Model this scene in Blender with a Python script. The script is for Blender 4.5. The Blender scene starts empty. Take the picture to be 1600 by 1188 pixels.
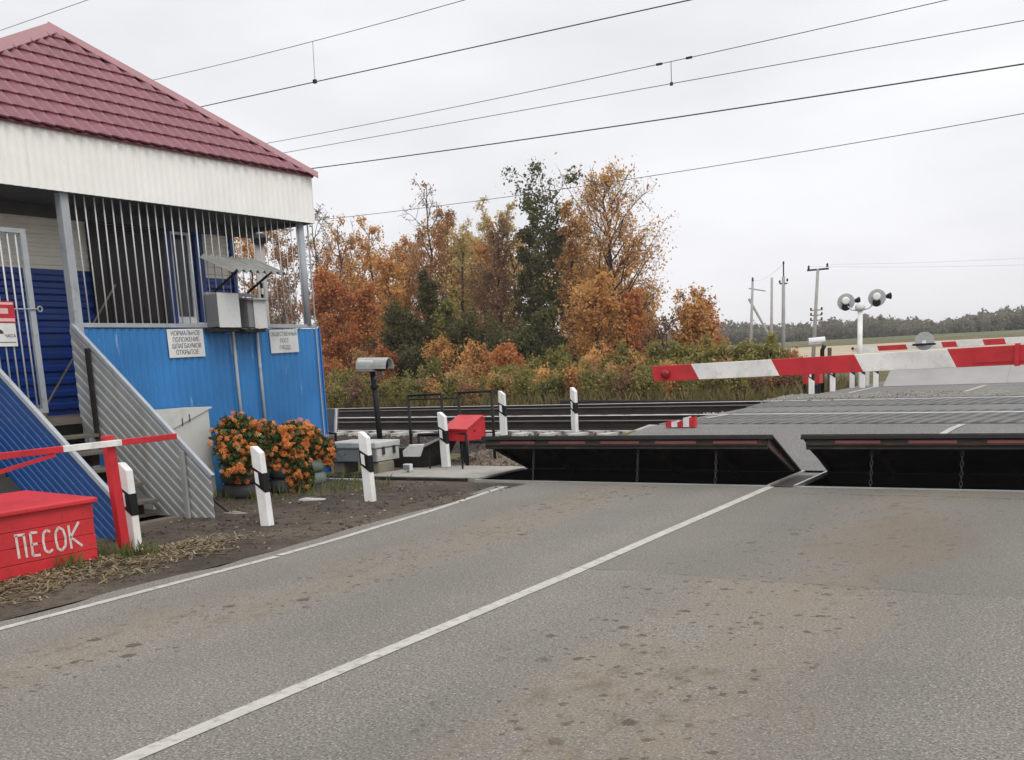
import bpy, bmesh, math, random
import numpy as np
from mathutils import Vector, Matrix
S = bpy.context.scene
COL = S.collection
R = math.radians
rnd = random.Random(7)

# ------------------------------------------------------------------ camera, sky, sun
EYE = 1.6
CR = Vector((0.8534352, 0.51887427, -0.04917169))
CU = Vector((-0.05178379, 0.17829157, 0.98261414))
CF = Vector((-0.5186201, 0.8360512, -0.17902957))
cd = bpy.data.cameras.new('camera'); cam = bpy.data.objects.new('camera', cd); COL.objects.link(cam)
cd.sensor_width = 36; cd.lens = 36; cd.shift_y = 263 / 1600
cd.clip_start = 0.05; cd.clip_end = 3000
M3 = Matrix((CR, CU, -CF)).transposed()
cam.matrix_world = Matrix.Translation((0, 0, EYE)) @ M3.to_4x4()
S.camera = cam

SUN_EL, SUN_AZ = R(48), R(118)          # azimuth clockwise from +Y
w = bpy.data.worlds.new("World"); S.world = w; w.use_nodes = True
nt = w.node_tree; nt.nodes.clear()
def wn(t, **k):
    n = nt.nodes.new(t)
    for a, b in k.items(): setattr(n, a, b)
    return n
out = wn('ShaderNodeOutputWorld'); sky = wn('ShaderNodeTexSky', sky_type='NISHITA')
sky.sun_disc = False; sky.sun_elevation = SUN_EL; sky.sun_rotation = SUN_AZ
b1 = wn('ShaderNodeBackground'); b1.inputs[1].default_value = 0.08
nt.links.new(sky.outputs[0], b1.inputs[0])
tc = wn('ShaderNodeTexCoord'); sep = wn('ShaderNodeSeparateXYZ'); nt.links.new(tc.outputs['Generated'], sep.inputs[0])
rz = wn('ShaderNodeValToRGB'); nt.links.new(sep.outputs[2], rz.inputs[0])
cr = rz.color_ramp
cr.elements[0].position = 0.0; cr.elements[0].color = (.86, .85, .875, 1)
cr.elements[1].position = 1.0; cr.elements[1].color = (1.5, 1.5, 1.5, 1)
for p, c in ((.10, (.83, .825, .855, 1)), (.24, (.85, .85, .875, 1)), (.42, (.92, .92, .935, 1)), (.6, (1.2, 1.2, 1.2, 1))):
    e = cr.elements.new(p); e.color = c
mp = wn('ShaderNodeMapping'); mp.inputs['Scale'].default_value = (1, 1, 3.2); nt.links.new(tc.outputs['Generated'], mp.inputs[0])
nz = wn('ShaderNodeTexNoise'); nz.inputs['Scale'].default_value = 2.1; nz.inputs['Detail'].default_value = 5; nz.inputs['Roughness'].default_value = .5
nt.links.new(mp.outputs[0], nz.inputs['Vector'])
mr = wn('ShaderNodeMapRange'); mr.inputs[1].default_value = .3; mr.inputs[2].default_value = .7; mr.inputs[3].default_value = .90; mr.inputs[4].default_value = 1.16
nt.links.new(nz.outputs[0], mr.inputs[0])
b2 = wn('ShaderNodeBackground'); nt.links.new(rz.outputs[0], b2.inputs[0]); nt.links.new(mr.outputs[0], b2.inputs[1])
mx = wn('ShaderNodeMixShader'); mx.inputs[0].default_value = .94
nt.links.new(b1.outputs[0], mx.inputs[1]); nt.links.new(b2.outputs[0], mx.inputs[2]); nt.links.new(mx.outputs[0], out.inputs[0])

sd = bpy.data.lights.new('sun', 'SUN'); sd.energy = 1.0; sd.angle = R(25); sd.color = (1, .965, .92)
so = bpy.data.objects.new('sun', sd); COL.objects.link(so)
sv = Vector((math.sin(SUN_AZ) * math.cos(SUN_EL), math.cos(SUN_AZ) * math.cos(SUN_EL), math.sin(SUN_EL)))
so.rotation_euler = sv.to_track_quat('Z', 'Y').to_euler()
S.view_settings.view_transform = 'Standard'; S.view_settings.look = 'None'
S.view_settings.exposure = 0.14; S.view_settings.gamma = 1.0

def at(px, py, Y):                       # a photo pixel -> the point on the plane y = Y
    d = CR * ((px - 800) / 1600) + CU * ((857 - py) / 1600) + CF
    return d * (Y / d.y) + Vector((0, 0, EYE))

# ------------------------------------------------------------------ materials
MATS = {}
class NT:
    def __init__(s, name):
        s.m = bpy.data.materials.new(name); s.m.use_nodes = True; s.t = s.m.node_tree
        s.bsdf = s.t.nodes['Principled BSDF']; s.out = s.t.nodes['Material Output']
    def n(s, t, **k):
        n = s.t.nodes.new(t)
        for a, b in k.items():
            if a.startswith('i_'): n.inputs[int(a[2:]) if a[2:].isdigit() else a[2:].replace('_', ' ')].default_value = b
            else: setattr(n, a, b)
        return n
    def l(s, a, b): s.t.links.new(a, b)
    def noise(s, vec, scale, detail=3, rough=.55, dist=0):
        n = s.n('ShaderNodeTexNoise', i_Scale=scale, i_Detail=detail, i_Roughness=rough, i_Distortion=dist)
        if vec is not None: s.l(vec, n.inputs['Vector'])
        return n.outputs[0]
    def rng(s, v, a, b, c=0., d=1., smooth=False):
        n = s.n('ShaderNodeMapRange', i_1=a, i_2=b, i_3=c, i_4=d)
        if smooth: n.interpolation_type = 'SMOOTHSTEP'
        s.l(v, n.inputs[0]); return n.outputs[0]
    def mix(s, f, a, b, mode='MIX'):
        n = s.n('ShaderNodeMix', data_type='RGBA', blend_type=mode)
        for k, v in ((0, f), (6, a), (7, b)):
            if hasattr(v, 'links'): s.l(v, n.inputs[k])
            elif k == 0: n.inputs[0].default_value = v
            else: n.inputs[k].default_value = (*v, 1) if len(v) == 3 else v
        return n.outputs[2]
    def math(s, op, a, b=0.):
        n = s.n('ShaderNodeMath', operation=op)
        for i, v in ((0, a), (1, b)):
            if hasattr(v, 'links'): s.l(v, n.inputs[i])
            else: n.inputs[i].default_value = v
        return n.outputs[0]
    def bump(s, h, strength, dist=.01):
        n = s.n('ShaderNodeBump', i_Strength=strength, i_Distance=dist); s.l(h, n.inputs['Height']); s.l(n.outputs[0], s.bsdf.inputs['Normal'])
    def pos(s): return s.n('ShaderNodeNewGeometry').outputs['Position']

def P(name, c, rough=.55, metal=0., var=.14, vs=3., bump=.12, bs=30., dirt=None, ds=2.5, dth=(.5, .72), spec=.4, streak=False):
    """painted / metal / concrete surface with tone variation, dirt of its own shape and fine bump"""
    if name in MATS: return MATS[name]
    k = NT(name); p = k.pos()
    v = k.noise(p, vs, 4)
    a = tuple(x * (1 - var) for x in c); b = tuple(min(.95, x * (1 + var)) for x in c)
    col = k.mix(k.rng(v, .3, .7), a, b)
    if dirt:
        q = p
        if streak:
            m = k.n('ShaderNodeMapping', i_Scale=(1, 1, .12)); k.l(p, m.inputs[0]); q = m.outputs[0]
        col = k.mix(k.rng(k.noise(q, ds, 6, .65), dth[0], dth[1], 0, .8), col, dirt)
    k.l(col, k.bsdf.inputs['Base Color'])
    k.bsdf.inputs['Roughness'].default_value = rough; k.bsdf.inputs['Metallic'].default_value = metal
    k.bsdf.inputs['Specular IOR Level'].default_value = spec
    if bump: k.bump(k.noise(p, bs, 4), bump)
    MATS[name] = k.m; return k.m

def asphalt(name, base, stains=True):
    k = NT(name); p = k.pos()
    col = k.mix(k.rng(k.noise(p, .45, 3), .3, .7), tuple(x * .88 for x in base), tuple(x * 1.1 for x in base))
    col = k.mix(.85, col, k.mix(k.rng(k.noise(p, 62, 3, .75), .36, .64), (.44, .44, .44), (1.46, 1.46, 1.46)), 'MULTIPLY')
    # pale and dark stones of the aggregate
    vo = k.n('ShaderNodeTexVoronoi', i_Scale=85.); k.l(p, vo.inputs['Vector'])
    sp = k.n('ShaderNodeSeparateColor'); k.l(vo.outputs['Color'], sp.inputs[0])
    pale = k.math('MULTIPLY', k.math('GREATER_THAN', sp.outputs[0], .86), k.math('LESS_THAN', vo.outputs['Distance'], .42))
    dark = k.math('MULTIPLY', k.math('LESS_THAN', sp.outputs[0], .14), k.math('LESS_THAN', vo.outputs['Distance'], .5))
    col = k.mix(k.math('MULTIPLY', pale, .42), col, (.52, .50, .47))
    col = k.mix(k.math('MULTIPLY', dark, .6), col, (.06, .058, .055))
    if stains:
        sx = k.n('ShaderNodeSeparateXYZ'); k.l(p, sx.inputs[0]); X, Y = sx.outputs[0], sx.outputs[1]
        wob = k.math('ADD', X, k.rng(k.noise(p, .55, 2), 0, 1, -.55, .55))
        def band(c, wd, f0, f1):
            d = k.math('ABSOLUTE', k.math('SUBTRACT', wob, c)); return k.math('MULTIPLY', k.rng(d, wd, wd * .12, 0, 1, True), 1.)
        m = k.n('ShaderNodeMapping', i_Scale=(1.0, .45, 1)); k.l(p, m.inputs[0])
        nn = k.noise(m.outputs[0], 1.7, 6, .65)
        sm0 = k.n('ShaderNodeMapping', i_Scale=(1.0, .6, 1)); k.l(p, sm0.inputs[0])
        soil = k.math('MULTIPLY', k.math('MAXIMUM', band(-1.85, 1.0, 0, 0), k.math('MULTIPLY', band(-5.45, .8, 0, 0), .8)), k.rng(nn, .34, .58))
        fine = k.rng(k.noise(p, 26, 3, .7), .35, .6)
        col = k.mix(k.math('MULTIPLY', k.math('MULTIPLY', soil, fine), .85), col, (.222, .178, .122))
        dk = k.math('MULTIPLY', k.math('MULTIPLY', soil, k.rng(k.noise(sm0.outputs[0], 5.5, 5, .7), .50, .62)), k.rng(k.noise(p, .8, 2), .45, .6))
        col = k.mix(k.math('MULTIPLY', dk, .72), col, (.105, .082, .056))
        # lumps of dried mud along the wheel tracks
        sm = k.n('ShaderNodeMapping', i_Scale=(1.0, .8, 1)); k.l(p, sm.inputs[0])
        sn = k.noise(sm.outputs[0], 12., 4, .6)
        tr = k.math('MAXIMUM', band(-2.1, 1.3, 0, 0), band(-5.3, .75, 0, 0))
        # each clod is one cell of a warped cell pattern; only some cells carry one
        wv_ = k.n('ShaderNodeTexNoise', i_Scale=28., i_Detail=3.); k.l(p, wv_.inputs['Vector'])
        ws = k.n('ShaderNodeVectorMath', operation='SCALE'); k.l(wv_.outputs['Color'], ws.inputs[0]); ws.inputs['Scale'].default_value = .07
        wa = k.n('ShaderNodeVectorMath', operation='ADD'); k.l(p, wa.inputs[0]); k.l(ws.outputs[0], wa.inputs[1])
        for sc_, keep, lo, hi, al in ((6.0, .60, .08, .33, .78), (14., .42, .12, .40, .72)):
            vz_ = k.n('ShaderNodeTexVoronoi', i_Scale=sc_); k.l(wa.outputs[0], vz_.inputs['Vector']); cs_ = k.n('ShaderNodeSeparateColor'); k.l(vz_.outputs['Color'], cs_.inputs[0])
            thr = k.rng(cs_.outputs[1], 0, 1, lo, hi); hit = k.math('MULTIPLY', k.rng(k.math('SUBTRACT', thr, vz_.outputs['Distance']), 0, .07), k.math('GREATER_THAN', cs_.outputs[0], keep))
            clod = k.math('MULTIPLY', hit, k.math('MULTIPLY', k.rng(tr, .08, .5), k.rng(k.noise(p, 1.3, 4), .36, .50)))
            col = k.mix(k.math('MULTIPLY', clod, al), col, (.062, .050, .036))
        # grainy patch of brown mud dropped in the right lane
        px_ = k.math('MULTIPLY', k.math('ADD', X, 1.62), 1.25); py_ = k.math('MULTIPLY', k.math('SUBTRACT', Y, 8.75), .62)
        rad_ = k.math('SQRT', k.math('ADD', k.math('MULTIPLY', px_, px_), k.math('MULTIPLY', py_, py_)))
        mud = k.math('MULTIPLY', k.rng(k.math('ADD', rad_, k.rng(nn, .3, .7, .35, -.35)), 1.0, .15, 0, 1, True), k.rng(k.noise(p, 34, 4, .75), .40, .56))
        col = k.mix(k.math('MULTIPLY', mud, .85), col, (.150, .108, .068))
        # rolled darker, finer patch next to the crossing
        wy = k.math('ADD', Y, k.rng(k.noise(p, 2.2, 4), 0, 1, -.12, .12))
        edge = k.rng(wy, 6.86, 6.93); rgt = k.rng(X, -3.9, -3.7)
        col = k.mix(k.math('MULTIPLY', k.math('MULTIPLY', edge, rgt), .30), col, (.12, .112, .10))
        cr_ = k.math('MULTIPLY', k.math('LESS_THAN', k.math('ABSOLUTE', k.math('SUBTRACT', wy, 6.9)), .005), rgt)
        cr2 = k.math('LESS_THAN', k.math('ABSOLUTE', k.math('SUBTRACT', wy, 11.32)), .014)
        cr2 = k.math('MULTIPLY', cr2, k.rng(X, -3.6, -3.3))
        col = k.mix(k.math('MULTIPLY', k.math('MAXIMUM', cr_, cr2), k.rng(k.noise(p, 3., 3), .42, .55)), col, (.035, .03, .028))
        vc = k.n('ShaderNodeTexVoronoi', feature='DISTANCE_TO_EDGE', i_Scale=.42); dm = k.n('ShaderNodeVectorMath', operation='ADD'); k.l(p, dm.inputs[0]); dn = k.n('ShaderNodeTexNoise', i_Scale=2.4, i_Detail=5.); k.l(p, dn.inputs['Vector']); ds_ = k.n('ShaderNodeVectorMath', operation='SCALE'); k.l(dn.outputs['Color'], ds_.inputs[0]); ds_.inputs['Scale'].default_value = .7; k.l(ds_.outputs[0], dm.inputs[1]); k.l(dm.outputs[0], vc.inputs['Vector'])
        crk = k.math('MULTIPLY', k.math('LESS_THAN', vc.outputs['Distance'], .0035), k.rng(k.noise(p, .7, 3), .5, .58))
        col = k.mix(k.math('MULTIPLY', crk, .22), col, (.06, .055, .05))
        wp = k.math('MAXIMUM', k.math('MAXIMUM', band(-1.1, .55, 0, 0), band(-2.75, .5, 0, 0)), k.math('MAXIMUM', band(-4.5, .5, 0, 0), band(-5.95, .45, 0, 0)))
        col = k.mix(k.math('MULTIPLY', wp, .16), col, (.10, .095, .088))
        oil = k.math('MULTIPLY', k.rng(k.noise(p, .9, 5, .6), .6, .75), .3)
        col = k.mix(oil, col, (.10, .095, .09))
    k.l(col, k.bsdf.inputs['Base Color']); k.bsdf.inputs['Roughness'].default_value = .88; k.bsdf.inputs['Specular IOR Level'].default_value = .25
    k.bump(k.noise(p, 75, 3, .7), .5, .006)
    MATS[name] = k.m; return k.m

def soil(name, c1, c2, c3, s=3., bump=.6):
    k = NT(name); p = k.pos()
    col = k.mix(k.rng(k.noise(p, s * .3, 5, .6), .35, .65), c1, c2)
    col = k.mix(k.rng(k.noise(p, s * 2, 6, .7), .5, .7), col, c3)
    col = k.mix(.7, col, k.mix(k.rng(k.noise(p, 60, 3, .7), .35, .65), (.45, .45, .45), (1.45, 1.45, 1.45)), 'MULTIPLY')
    k.l(col, k.bsdf.inputs['Base Color']); k.bsdf.inputs['Roughness'].default_value = .95; k.bsdf.inputs['Specular IOR Level'].default_value = .15
    k.bump(k.math('ADD', k.noise(p, 12, 5, .65), k.math('MULTIPLY', k.noise(p, 70, 3), .35)), bump, .05)
    MATS[name] = k.m; return k.m

def leafmat(name, cols, trans=.45, clump=.7):
    """leaf colour: each leaf its own tone, whole sprays of leaves turning together"""
    k = NT(name); g = k.n('ShaderNodeNewGeometry')
    ri = g.outputs['Random Per Island']
    f = k.math('ADD', k.math('MULTIPLY', ri, .5), k.math('MULTIPLY', k.rng(k.noise(g.outputs['Position'], clump, 4, .6), .28, .72), .5))
    r = k.n('ShaderNodeValToRGB'); k.l(f, r.inputs[0]); el = r.color_ramp.elements
    while len(el) > 1: el.remove(el[-1])
    for i, c in enumerate(cols):
        pos = .08 + .84 * i / max(1, len(cols) - 1)
        e = el[0] if i == 0 else el.new(pos)
        e.position = pos; e.color = (*c, 1)
    k.l(r.outputs[0], k.bsdf.inputs['Base Color']); k.bsdf.inputs['Roughness'].default_value = .6; k.bsdf.inputs['Specular IOR Level'].default_value = .2
    tr = k.n('ShaderNodeBsdfTranslucent'); k.l(r.outputs[0], tr.inputs[0])
    mxn = k.n('ShaderNodeMixShader'); mxn.inputs[0].default_value = trans
    k.l(k.bsdf.outputs[0], mxn.inputs[1]); k.l(tr.outputs[0], mxn.inputs[2]); k.l(mxn.outputs[0], k.out.inputs[0])
    MATS[name] = k.m; return k.m

WHITE = P('white_paint', (.80, .80, .78), .5, dirt=(.45, .43, .38), dth=(.58, .8), ds=5, streak=True)
FASC = P('white_fascia', (.88, .875, .84), .45, var=.04, dirt=(.62, .6, .54), ds=6, dth=(.6, .85), streak=True)
SIDEW = P('cream_siding', (.82, .80, .71), .5, var=.06)
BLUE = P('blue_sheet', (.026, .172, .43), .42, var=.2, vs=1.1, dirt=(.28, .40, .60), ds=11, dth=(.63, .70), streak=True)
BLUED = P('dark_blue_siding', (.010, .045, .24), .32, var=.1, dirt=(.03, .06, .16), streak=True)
GREYP = P('grey_blue_paint', (.34, .37, .395), .5, dirt=(.22, .21, .2), ds=8, dth=(.58, .75))
BARP = P('pale_bar_paint', (.55, .57, .59), .45, dirt=(.3, .29, .28), ds=12, dth=(.6, .75))
GALV = P('galvanised_sheet', (.42, .43, .42), .45, .25, var=.1, dirt=(.28, .25, .19), ds=4, dth=(.5, .75), streak=True)
REDP = P('red_paint', (.52, .022, .032), .42, var=.16, vs=5, dirt=(.30, .03, .03), ds=7, dth=(.55, .75))
REDB = P('red_box_paint', (.56, .030, .038), .45, var=.12, vs=4, bump=.3, bs=18, dirt=(.26, .035, .035), ds=13, dth=(.56, .68))
REDW = P('white_stripe_paint', (.74, .73, .71), .45, dirt=(.5, .48, .44), ds=9)
ROOF = P('red_metal_tile', (.205, .070, .085), .42, var=.10, vs=2.5, dirt=(.13, .045, .05), ds=5, bump=.05)
ROOFC = P('red_ridge_cap', (.30, .135, .15), .42, var=.08, bump=.03)
BLACK = P('black_paint', (.010, .010, .011), .55, spec=.25)
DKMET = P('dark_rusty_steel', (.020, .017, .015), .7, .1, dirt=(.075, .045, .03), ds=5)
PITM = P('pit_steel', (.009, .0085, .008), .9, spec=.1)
BRNST = P('brown_plate_edge', (.034, .028, .023), .8, 0, dirt=(.075, .045, .032), spec=.2, ds=6)
SIDEP = P('rusty_side_plate', (.10, .075, .058), .7, 0, dirt=(.16, .085, .055))
REDREF = P('dull_red_reflector', (.15, .032, .032), .4)
REDLENS = P('dark_red_lens', (.24, .008, .012), .15)
CHAINM = P('chain_steel', (.055, .052, .05), .7, .2)
STEEL = P('light_steel', (.45, .44, .42), .4, .5, dirt=(.2, .16, .12), ds=7)
PLTOP = P('plate_top_steel', (.29, .28, .275), .5, .2, var=.05, dirt=(.25, .23, .21), ds=.7)
RAILTOP = P('polished_rail_top', (.50, .50, .50), .3, .6)
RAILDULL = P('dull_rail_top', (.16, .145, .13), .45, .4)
RAILSIDE = P('rusty_rail_side', (.022, .017, .015), .8, dirt=(.042, .028, .02))
SLEEP = P('concrete_sleeper', (.46, .45, .43), .85, dirt=(.25, .22, .19), ds=6, bump=.3)
CAMG = P('camera_grey', (.44, .45, .43), .5, dirt=(.3, .29, .26))
CONC = P('concrete', (.32, .305, .275), .9, dirt=(.24, .21, .17), ds=2.2, bump=.35)
WOOD = P('grey_wood', (.16, .135, .11), .85, dirt=(.07, .055, .045), ds=5, bump=.4)
DOORB = P('brown_door', (.020, .013, .010), .4, var=.2)
BOXG = P('grey_enamel', (.60, .61, .60), .45, var=.06, dirt=(.3, .29, .27), ds=6, dth=(.58, .78))
BOXGD = P('dark_grey_enamel', (.20, .205, .21), .5)
LOCK = P('pale_locker', (.56, .565, .54), .5, var=.05, dirt=(.4, .38, .33), ds=3)
TYRE = P('worn_tyre', (.05, .05, .05), .85, bump=.4, dirt=(.10, .095, .085))
TYREG = P('green_painted_tyre', (.16, .20, .18), .8, bump=.4, dirt=(.08, .09, .08), dth=(.45, .7))
STEM = P('bark', (.060, .048, .040), .9, bump=.5)
TWIG = P('grey_twig_bark', (.095, .078, .068), .9, bump=.3)
PALEB = P('birch_bark', (.45, .43, .40), .8, dirt=(.05, .05, .05), ds=4)
POLEC = P('weathered_pole', (.33, .32, .31), .85, var=.1)
WIREM = P('wire', (.055, .052, .055), .5, .4, bump=0)
TEXTM = P('black_lettering', (.035, .035, .04), .6, bump=0)
TEXTG = P('grey_lettering', (.12, .12, .13), .6, bump=0)
SIGNW = P('white_sign', (.70, .71, .70), .4, var=.05, dirt=(.55, .54, .5))
LETW = P('hand_painted_white', (.66, .56, .52), .6, var=.2, vs=20, dirt=(.45, .06, .06), ds=40, dth=(.62, .75))
MARK = P('road_paint', (.44, .42, .39), .8, var=.1, dirt=(.24, .225, .205), ds=14, dth=(.5, .66), bump=.5, bs=75)
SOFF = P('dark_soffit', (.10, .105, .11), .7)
STONE = P('ballast_stone', (.10, .08, .064), .9, var=.35, vs=9, bump=.3)
STONEB = P('brown_ballast_stone', (.19, .15, .115), .9, var=.4, vs=12, bump=.3)
STONEG = P('grey_gravel_stone', (.24, .225, .20), .9, var=.45, vs=9, bump=.3)
STONEW = P('pale_ballast_stone', (.42, .41, .40), .9, var=.2, vs=9, bump=.3)
STRAW = leafmat('straw', [(.05, .04, .028), (.20, .155, .09), (.34, .275, .165), (.10, .075, .05), (.27, .22, .10)], .1, 3.)
GRASSM = leafmat('tall_autumn_grass', [(.06, .06, .026), (.12, .115, .04), (.24, .18, .085), (.10, .10, .032), (.17, .12, .06)], .25, .4)
GREENG = leafmat('green_grass', [(.06, .085, .02), (.12, .15, .04), (.2, .19, .07)], .25, 2.)
ROAD = asphalt('road_asphalt', (.190, .176, .156))
ROADF = asphalt('far_asphalt', (.165, .160, .152), False)
DIRT = soil('dark_verge_soil', (.062, .050, .041), (.125, .102, .080), (.030, .025, .021))
GROUNDM = soil('grassy_ground', (.085, .08, .035), (.15, .125, .06), (.06, .055, .028), 1.)
BALM = soil('ballast_bed', (.035, .029, .025), (.062, .051, .043), (.02, .017, .015), 6., 1.)
GRAVM = soil('broken_gravel', (.20, .185, .165), (.30, .285, .26), (.09, .08, .07), 5., 1.)
FIELDM = soil('stubble_field', (.36, .295, .20), (.44, .375, .27), (.30, .25, .165), .15, .3)
FARG = soil('far_grass', (.10, .115, .05), (.15, .15, .07), (.08, .085, .04), .1, .3)
g_ = NT('window_glass'); g_.bsdf.inputs['Base Color'].default_value = (.03, .035, .04, 1); g_.bsdf.inputs['Roughness'].default_value = .06
g_.bsdf.inputs['Specular IOR Level'].default_value = .5; g_.bump(g_.noise(g_.pos(), 3, 2), .08); GLASS = g_.m
def deckmat():
    k = NT('rubber_deck'); p = k.pos()
    m = k.n('ShaderNodeMapping', i_Rotation=(0, 0, R(6.1))); k.l(p, m.inputs[0])
    s = k.n('ShaderNodeSeparateXYZ'); k.l(m.outputs[0], s.inputs[0])
    a = k.math('FRACT', k.math('MULTIPLY', s.outputs[0], 4.2)); b = k.math('FRACT', k.math('MULTIPLY', s.outputs[1], 1.9))
    slot = k.math('MULTIPLY', k.math('LESS_THAN', a, .5), k.math('LESS_THAN', b, .85))
    col = k.mix(k.rng(k.noise(p, 1.5, 5), .3, .7), (.085, .084, .082), (.145, .142, .137))
    col = k.mix(k.math('MULTIPLY', slot, .8), col, (.018, .018, .02))
    k.l(col, k.bsdf.inputs['Base Color']); k.bsdf.inputs['Roughness'].default_value = .8
    k.bump(k.math('SUBTRACT', k.math('MULTIPLY', k.noise(p, 60, 3), .2), slot), .8, .015); return k.m
DECK = deckmat()

# ------------------------------------------------------------------ builders
ORG = {}
def tag(o, label=None, cat=None, group=None, kind=None):
    for k_, v in (('label', label), ('category', cat), ('group', group), ('kind', kind)):
        if v: o[k_] = v
    return o
def thing(name, label, cat, loc=(0, 0, 0), group=None, rot=(0, 0, 0)):
    o = bpy.data.objects.new(name, None); COL.objects.link(o); o.location = loc; o.rotation_euler = rot
    o.empty_display_size = .2; ORG[o] = Vector(loc); return tag(o, label, cat, group)
def link(name, me, m, parent=None, label=None):
    o = bpy.data.objects.new(name, me); COL.objects.link(o)
    if m: me.materials.append(m)
    if parent:
        o.parent = parent; ORG[o] = ORG[parent]
    if label: o['label'] = label
    return o
def copy_tree(o, parent=None):
    c = o.copy(); COL.objects.link(c)
    if parent: c.parent = parent
    for ch in [x for x in bpy.data.objects if x.parent == o]: copy_tree(ch, c)
    return c

class MB:
    def __init__(s): s.v = []; s.f = []
    def add(s, vs, fs):
        b = len(s.v); s.v += [tuple(x) for x in vs]; s.f += [tuple(i + b for i in f) for f in fs]; return s
    def hexa(s, p):       # 8 points: bottom ring 0-3, top ring 4-7
        return s.add(p, [(3, 2, 1, 0), (4, 5, 6, 7), (0, 1, 5, 4), (1, 2, 6, 5), (2, 3, 7, 6), (3, 0, 4, 7)])
    def box(s, x0, x1, y0, y1, z0, z1):
        return s.hexa([(x0, y0, z0), (x1, y0, z0), (x1, y1, z0), (x0, y1, z0), (x0, y0, z1), (x1, y0, z1), (x1, y1, z1), (x0, y1, z1)])
    def bar(s, a, b, w_, h_, up=(0, 0, 1)):
        a, b = Vector(a), Vector(b); d = (b - a).normalized(); up = Vector(up)
        sd_ = d.cross(up)
        if sd_.length < 1e-4: sd_ = d.cross(Vector((1, 0, 0)))
        sd_.normalize(); u = sd_.cross(d).normalized(); x, y = sd_ * w_ / 2, u * h_ / 2
        return s.hexa([a - x - y, a + x - y, a + x + y, a - x + y, b - x - y, b + x - y, b + x + y, b - x + y])
    def prism(s, poly, ext):
        n = len(poly); e = Vector(ext); p = [Vector(q) for q in poly]
        return s.add(p + [q + e for q in p], [tuple(range(n))[::-1], tuple(range(n, 2 * n))] + [(i, (i + 1) % n, n + (i + 1) % n, n + i) for i in range(n)])
    def tube(s, pts, rad, n=8, cap=True):
        pts = [Vector(p) for p in pts]; N = len(pts)
        rad = rad if isinstance(rad, (list, tuple)) else [rad] * N
        vs = []; fs = []; prev = None
        for i, p in enumerate(pts):
            d = (pts[min(i + 1, N - 1)] - pts[max(i - 1, 0)]).normalized()
            if prev is None:
                x = d.cross(Vector((0, 0, 1)))
                if x.length < 1e-3: x = Vector((1, 0, 0))
            else: x = prev - d * prev.dot(d)
            x.normalize(); prev = x; y = d.cross(x)
            for k_ in range(n):
                a = 2 * math.pi * k_ / n; vs.append(p + (x * math.cos(a) + y * math.sin(a)) * rad[i])
        for i in range(N - 1):
            for k_ in range(n):
                fs.append((i * n + k_, i * n + (k_ + 1) % n, (i + 1) * n + (k_ + 1) % n, (i + 1) * n + k_))
        if cap: fs += [tuple(range(n))[::-1], tuple(range((N - 1) * n, N * n))]
        return s.add(vs, fs)
    def lathe(s, prof, c, axis=(0, 0, 1), n=20):      # prof: (radius, height along the axis)
        ax = Vector(axis).normalized(); x = ax.orthogonal().normalized(); y = ax.cross(x); c = Vector(c)
        vs = []; fs = []; m_ = len(prof)
        for r_, h_ in prof:
            for k_ in range(n):
                a = 2 * math.pi * k_ / n; vs.append(c + ax * h_ + (x * math.cos(a) + y * math.sin(a)) * r_)
        for i in range(m_ - 1):
            for k_ in range(n): fs.append((i * n + k_, i * n + (k_ + 1) % n, (i + 1) * n + (k_ + 1) % n, (i + 1) * n + k_))
        return s.add(vs, fs + [tuple(range(n))[::-1], tuple(range((m_ - 1) * n, m_ * n))])
    def grid(s, fn, nu, nv):
        vs = [fn(i / nu, j / nv) for j in range(nv + 1) for i in range(nu + 1)]
        return s.add(vs, [(j * (nu + 1) + i, j * (nu + 1) + i + 1, (j + 1) * (nu + 1) + i + 1, (j + 1) * (nu + 1) + i) for j in range(nv) for i in range(nu)])
    def corr(s, o, u, v, nrm, width, length, pitch, depth, flat=.35, thick=.003):
        """profiled sheet: ribs run along v, repeat along u"""
        o, u, v, nrm = Vector(o), Vector(u), Vector(v), Vector(nrm); prof = []; x = 0.
        while x < width:
            for dx, h in ((0, 0), (pitch * flat, 0), (pitch * .5, depth), (pitch * (.5 + flat), depth)):
                if x + dx <= width: prof.append((x + dx, h))
            x += pitch
        prof.append((width, 0)); n = len(prof); vs = []
        for k_ in (0, 1):
            for (a, h) in prof: vs.append(o + u * a + nrm * h + v * (length * k_))
        m_ = len(vs); vs2 = [p - nrm * thick for p in vs]; fs = []
        for i in range(n - 1):
            fs.append((i, i + 1, n + i + 1, n + i)); fs.append((m_ + i, m_ + n + i, m_ + n + i + 1, m_ + i + 1))
            fs.append((i, m_ + i, m_ + i + 1, i + 1)); fs.append((n + i, n + i + 1, m_ + n + i + 1, m_ + n + i))
        fs += [(0, n, m_ + n, m_), (n - 1, m_ + n - 1, m_ + 2 * n - 1, 2 * n - 1)]
        return s.add(vs + vs2, fs)
    def clip(s, co, no):         # keep what lies behind the plane
        bm = bmesh.new(); vs = [bm.verts.new(p) for p in s.v]
        for f in s.f:
            try: bm.faces.new([vs[i] for i in f])
            except ValueError: pass
        r_ = bmesh.ops.bisect_plane(bm, geom=bm.verts[:] + bm.edges[:] + bm.faces[:], plane_co=co, plane_no=no, clear_outer=True)
        bm.verts.index_update(); s.v = [tuple(x.co) for x in bm.verts]; s.f = [tuple(x.index for x in f.verts) for f in bm.faces]; bm.free(); return s
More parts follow.
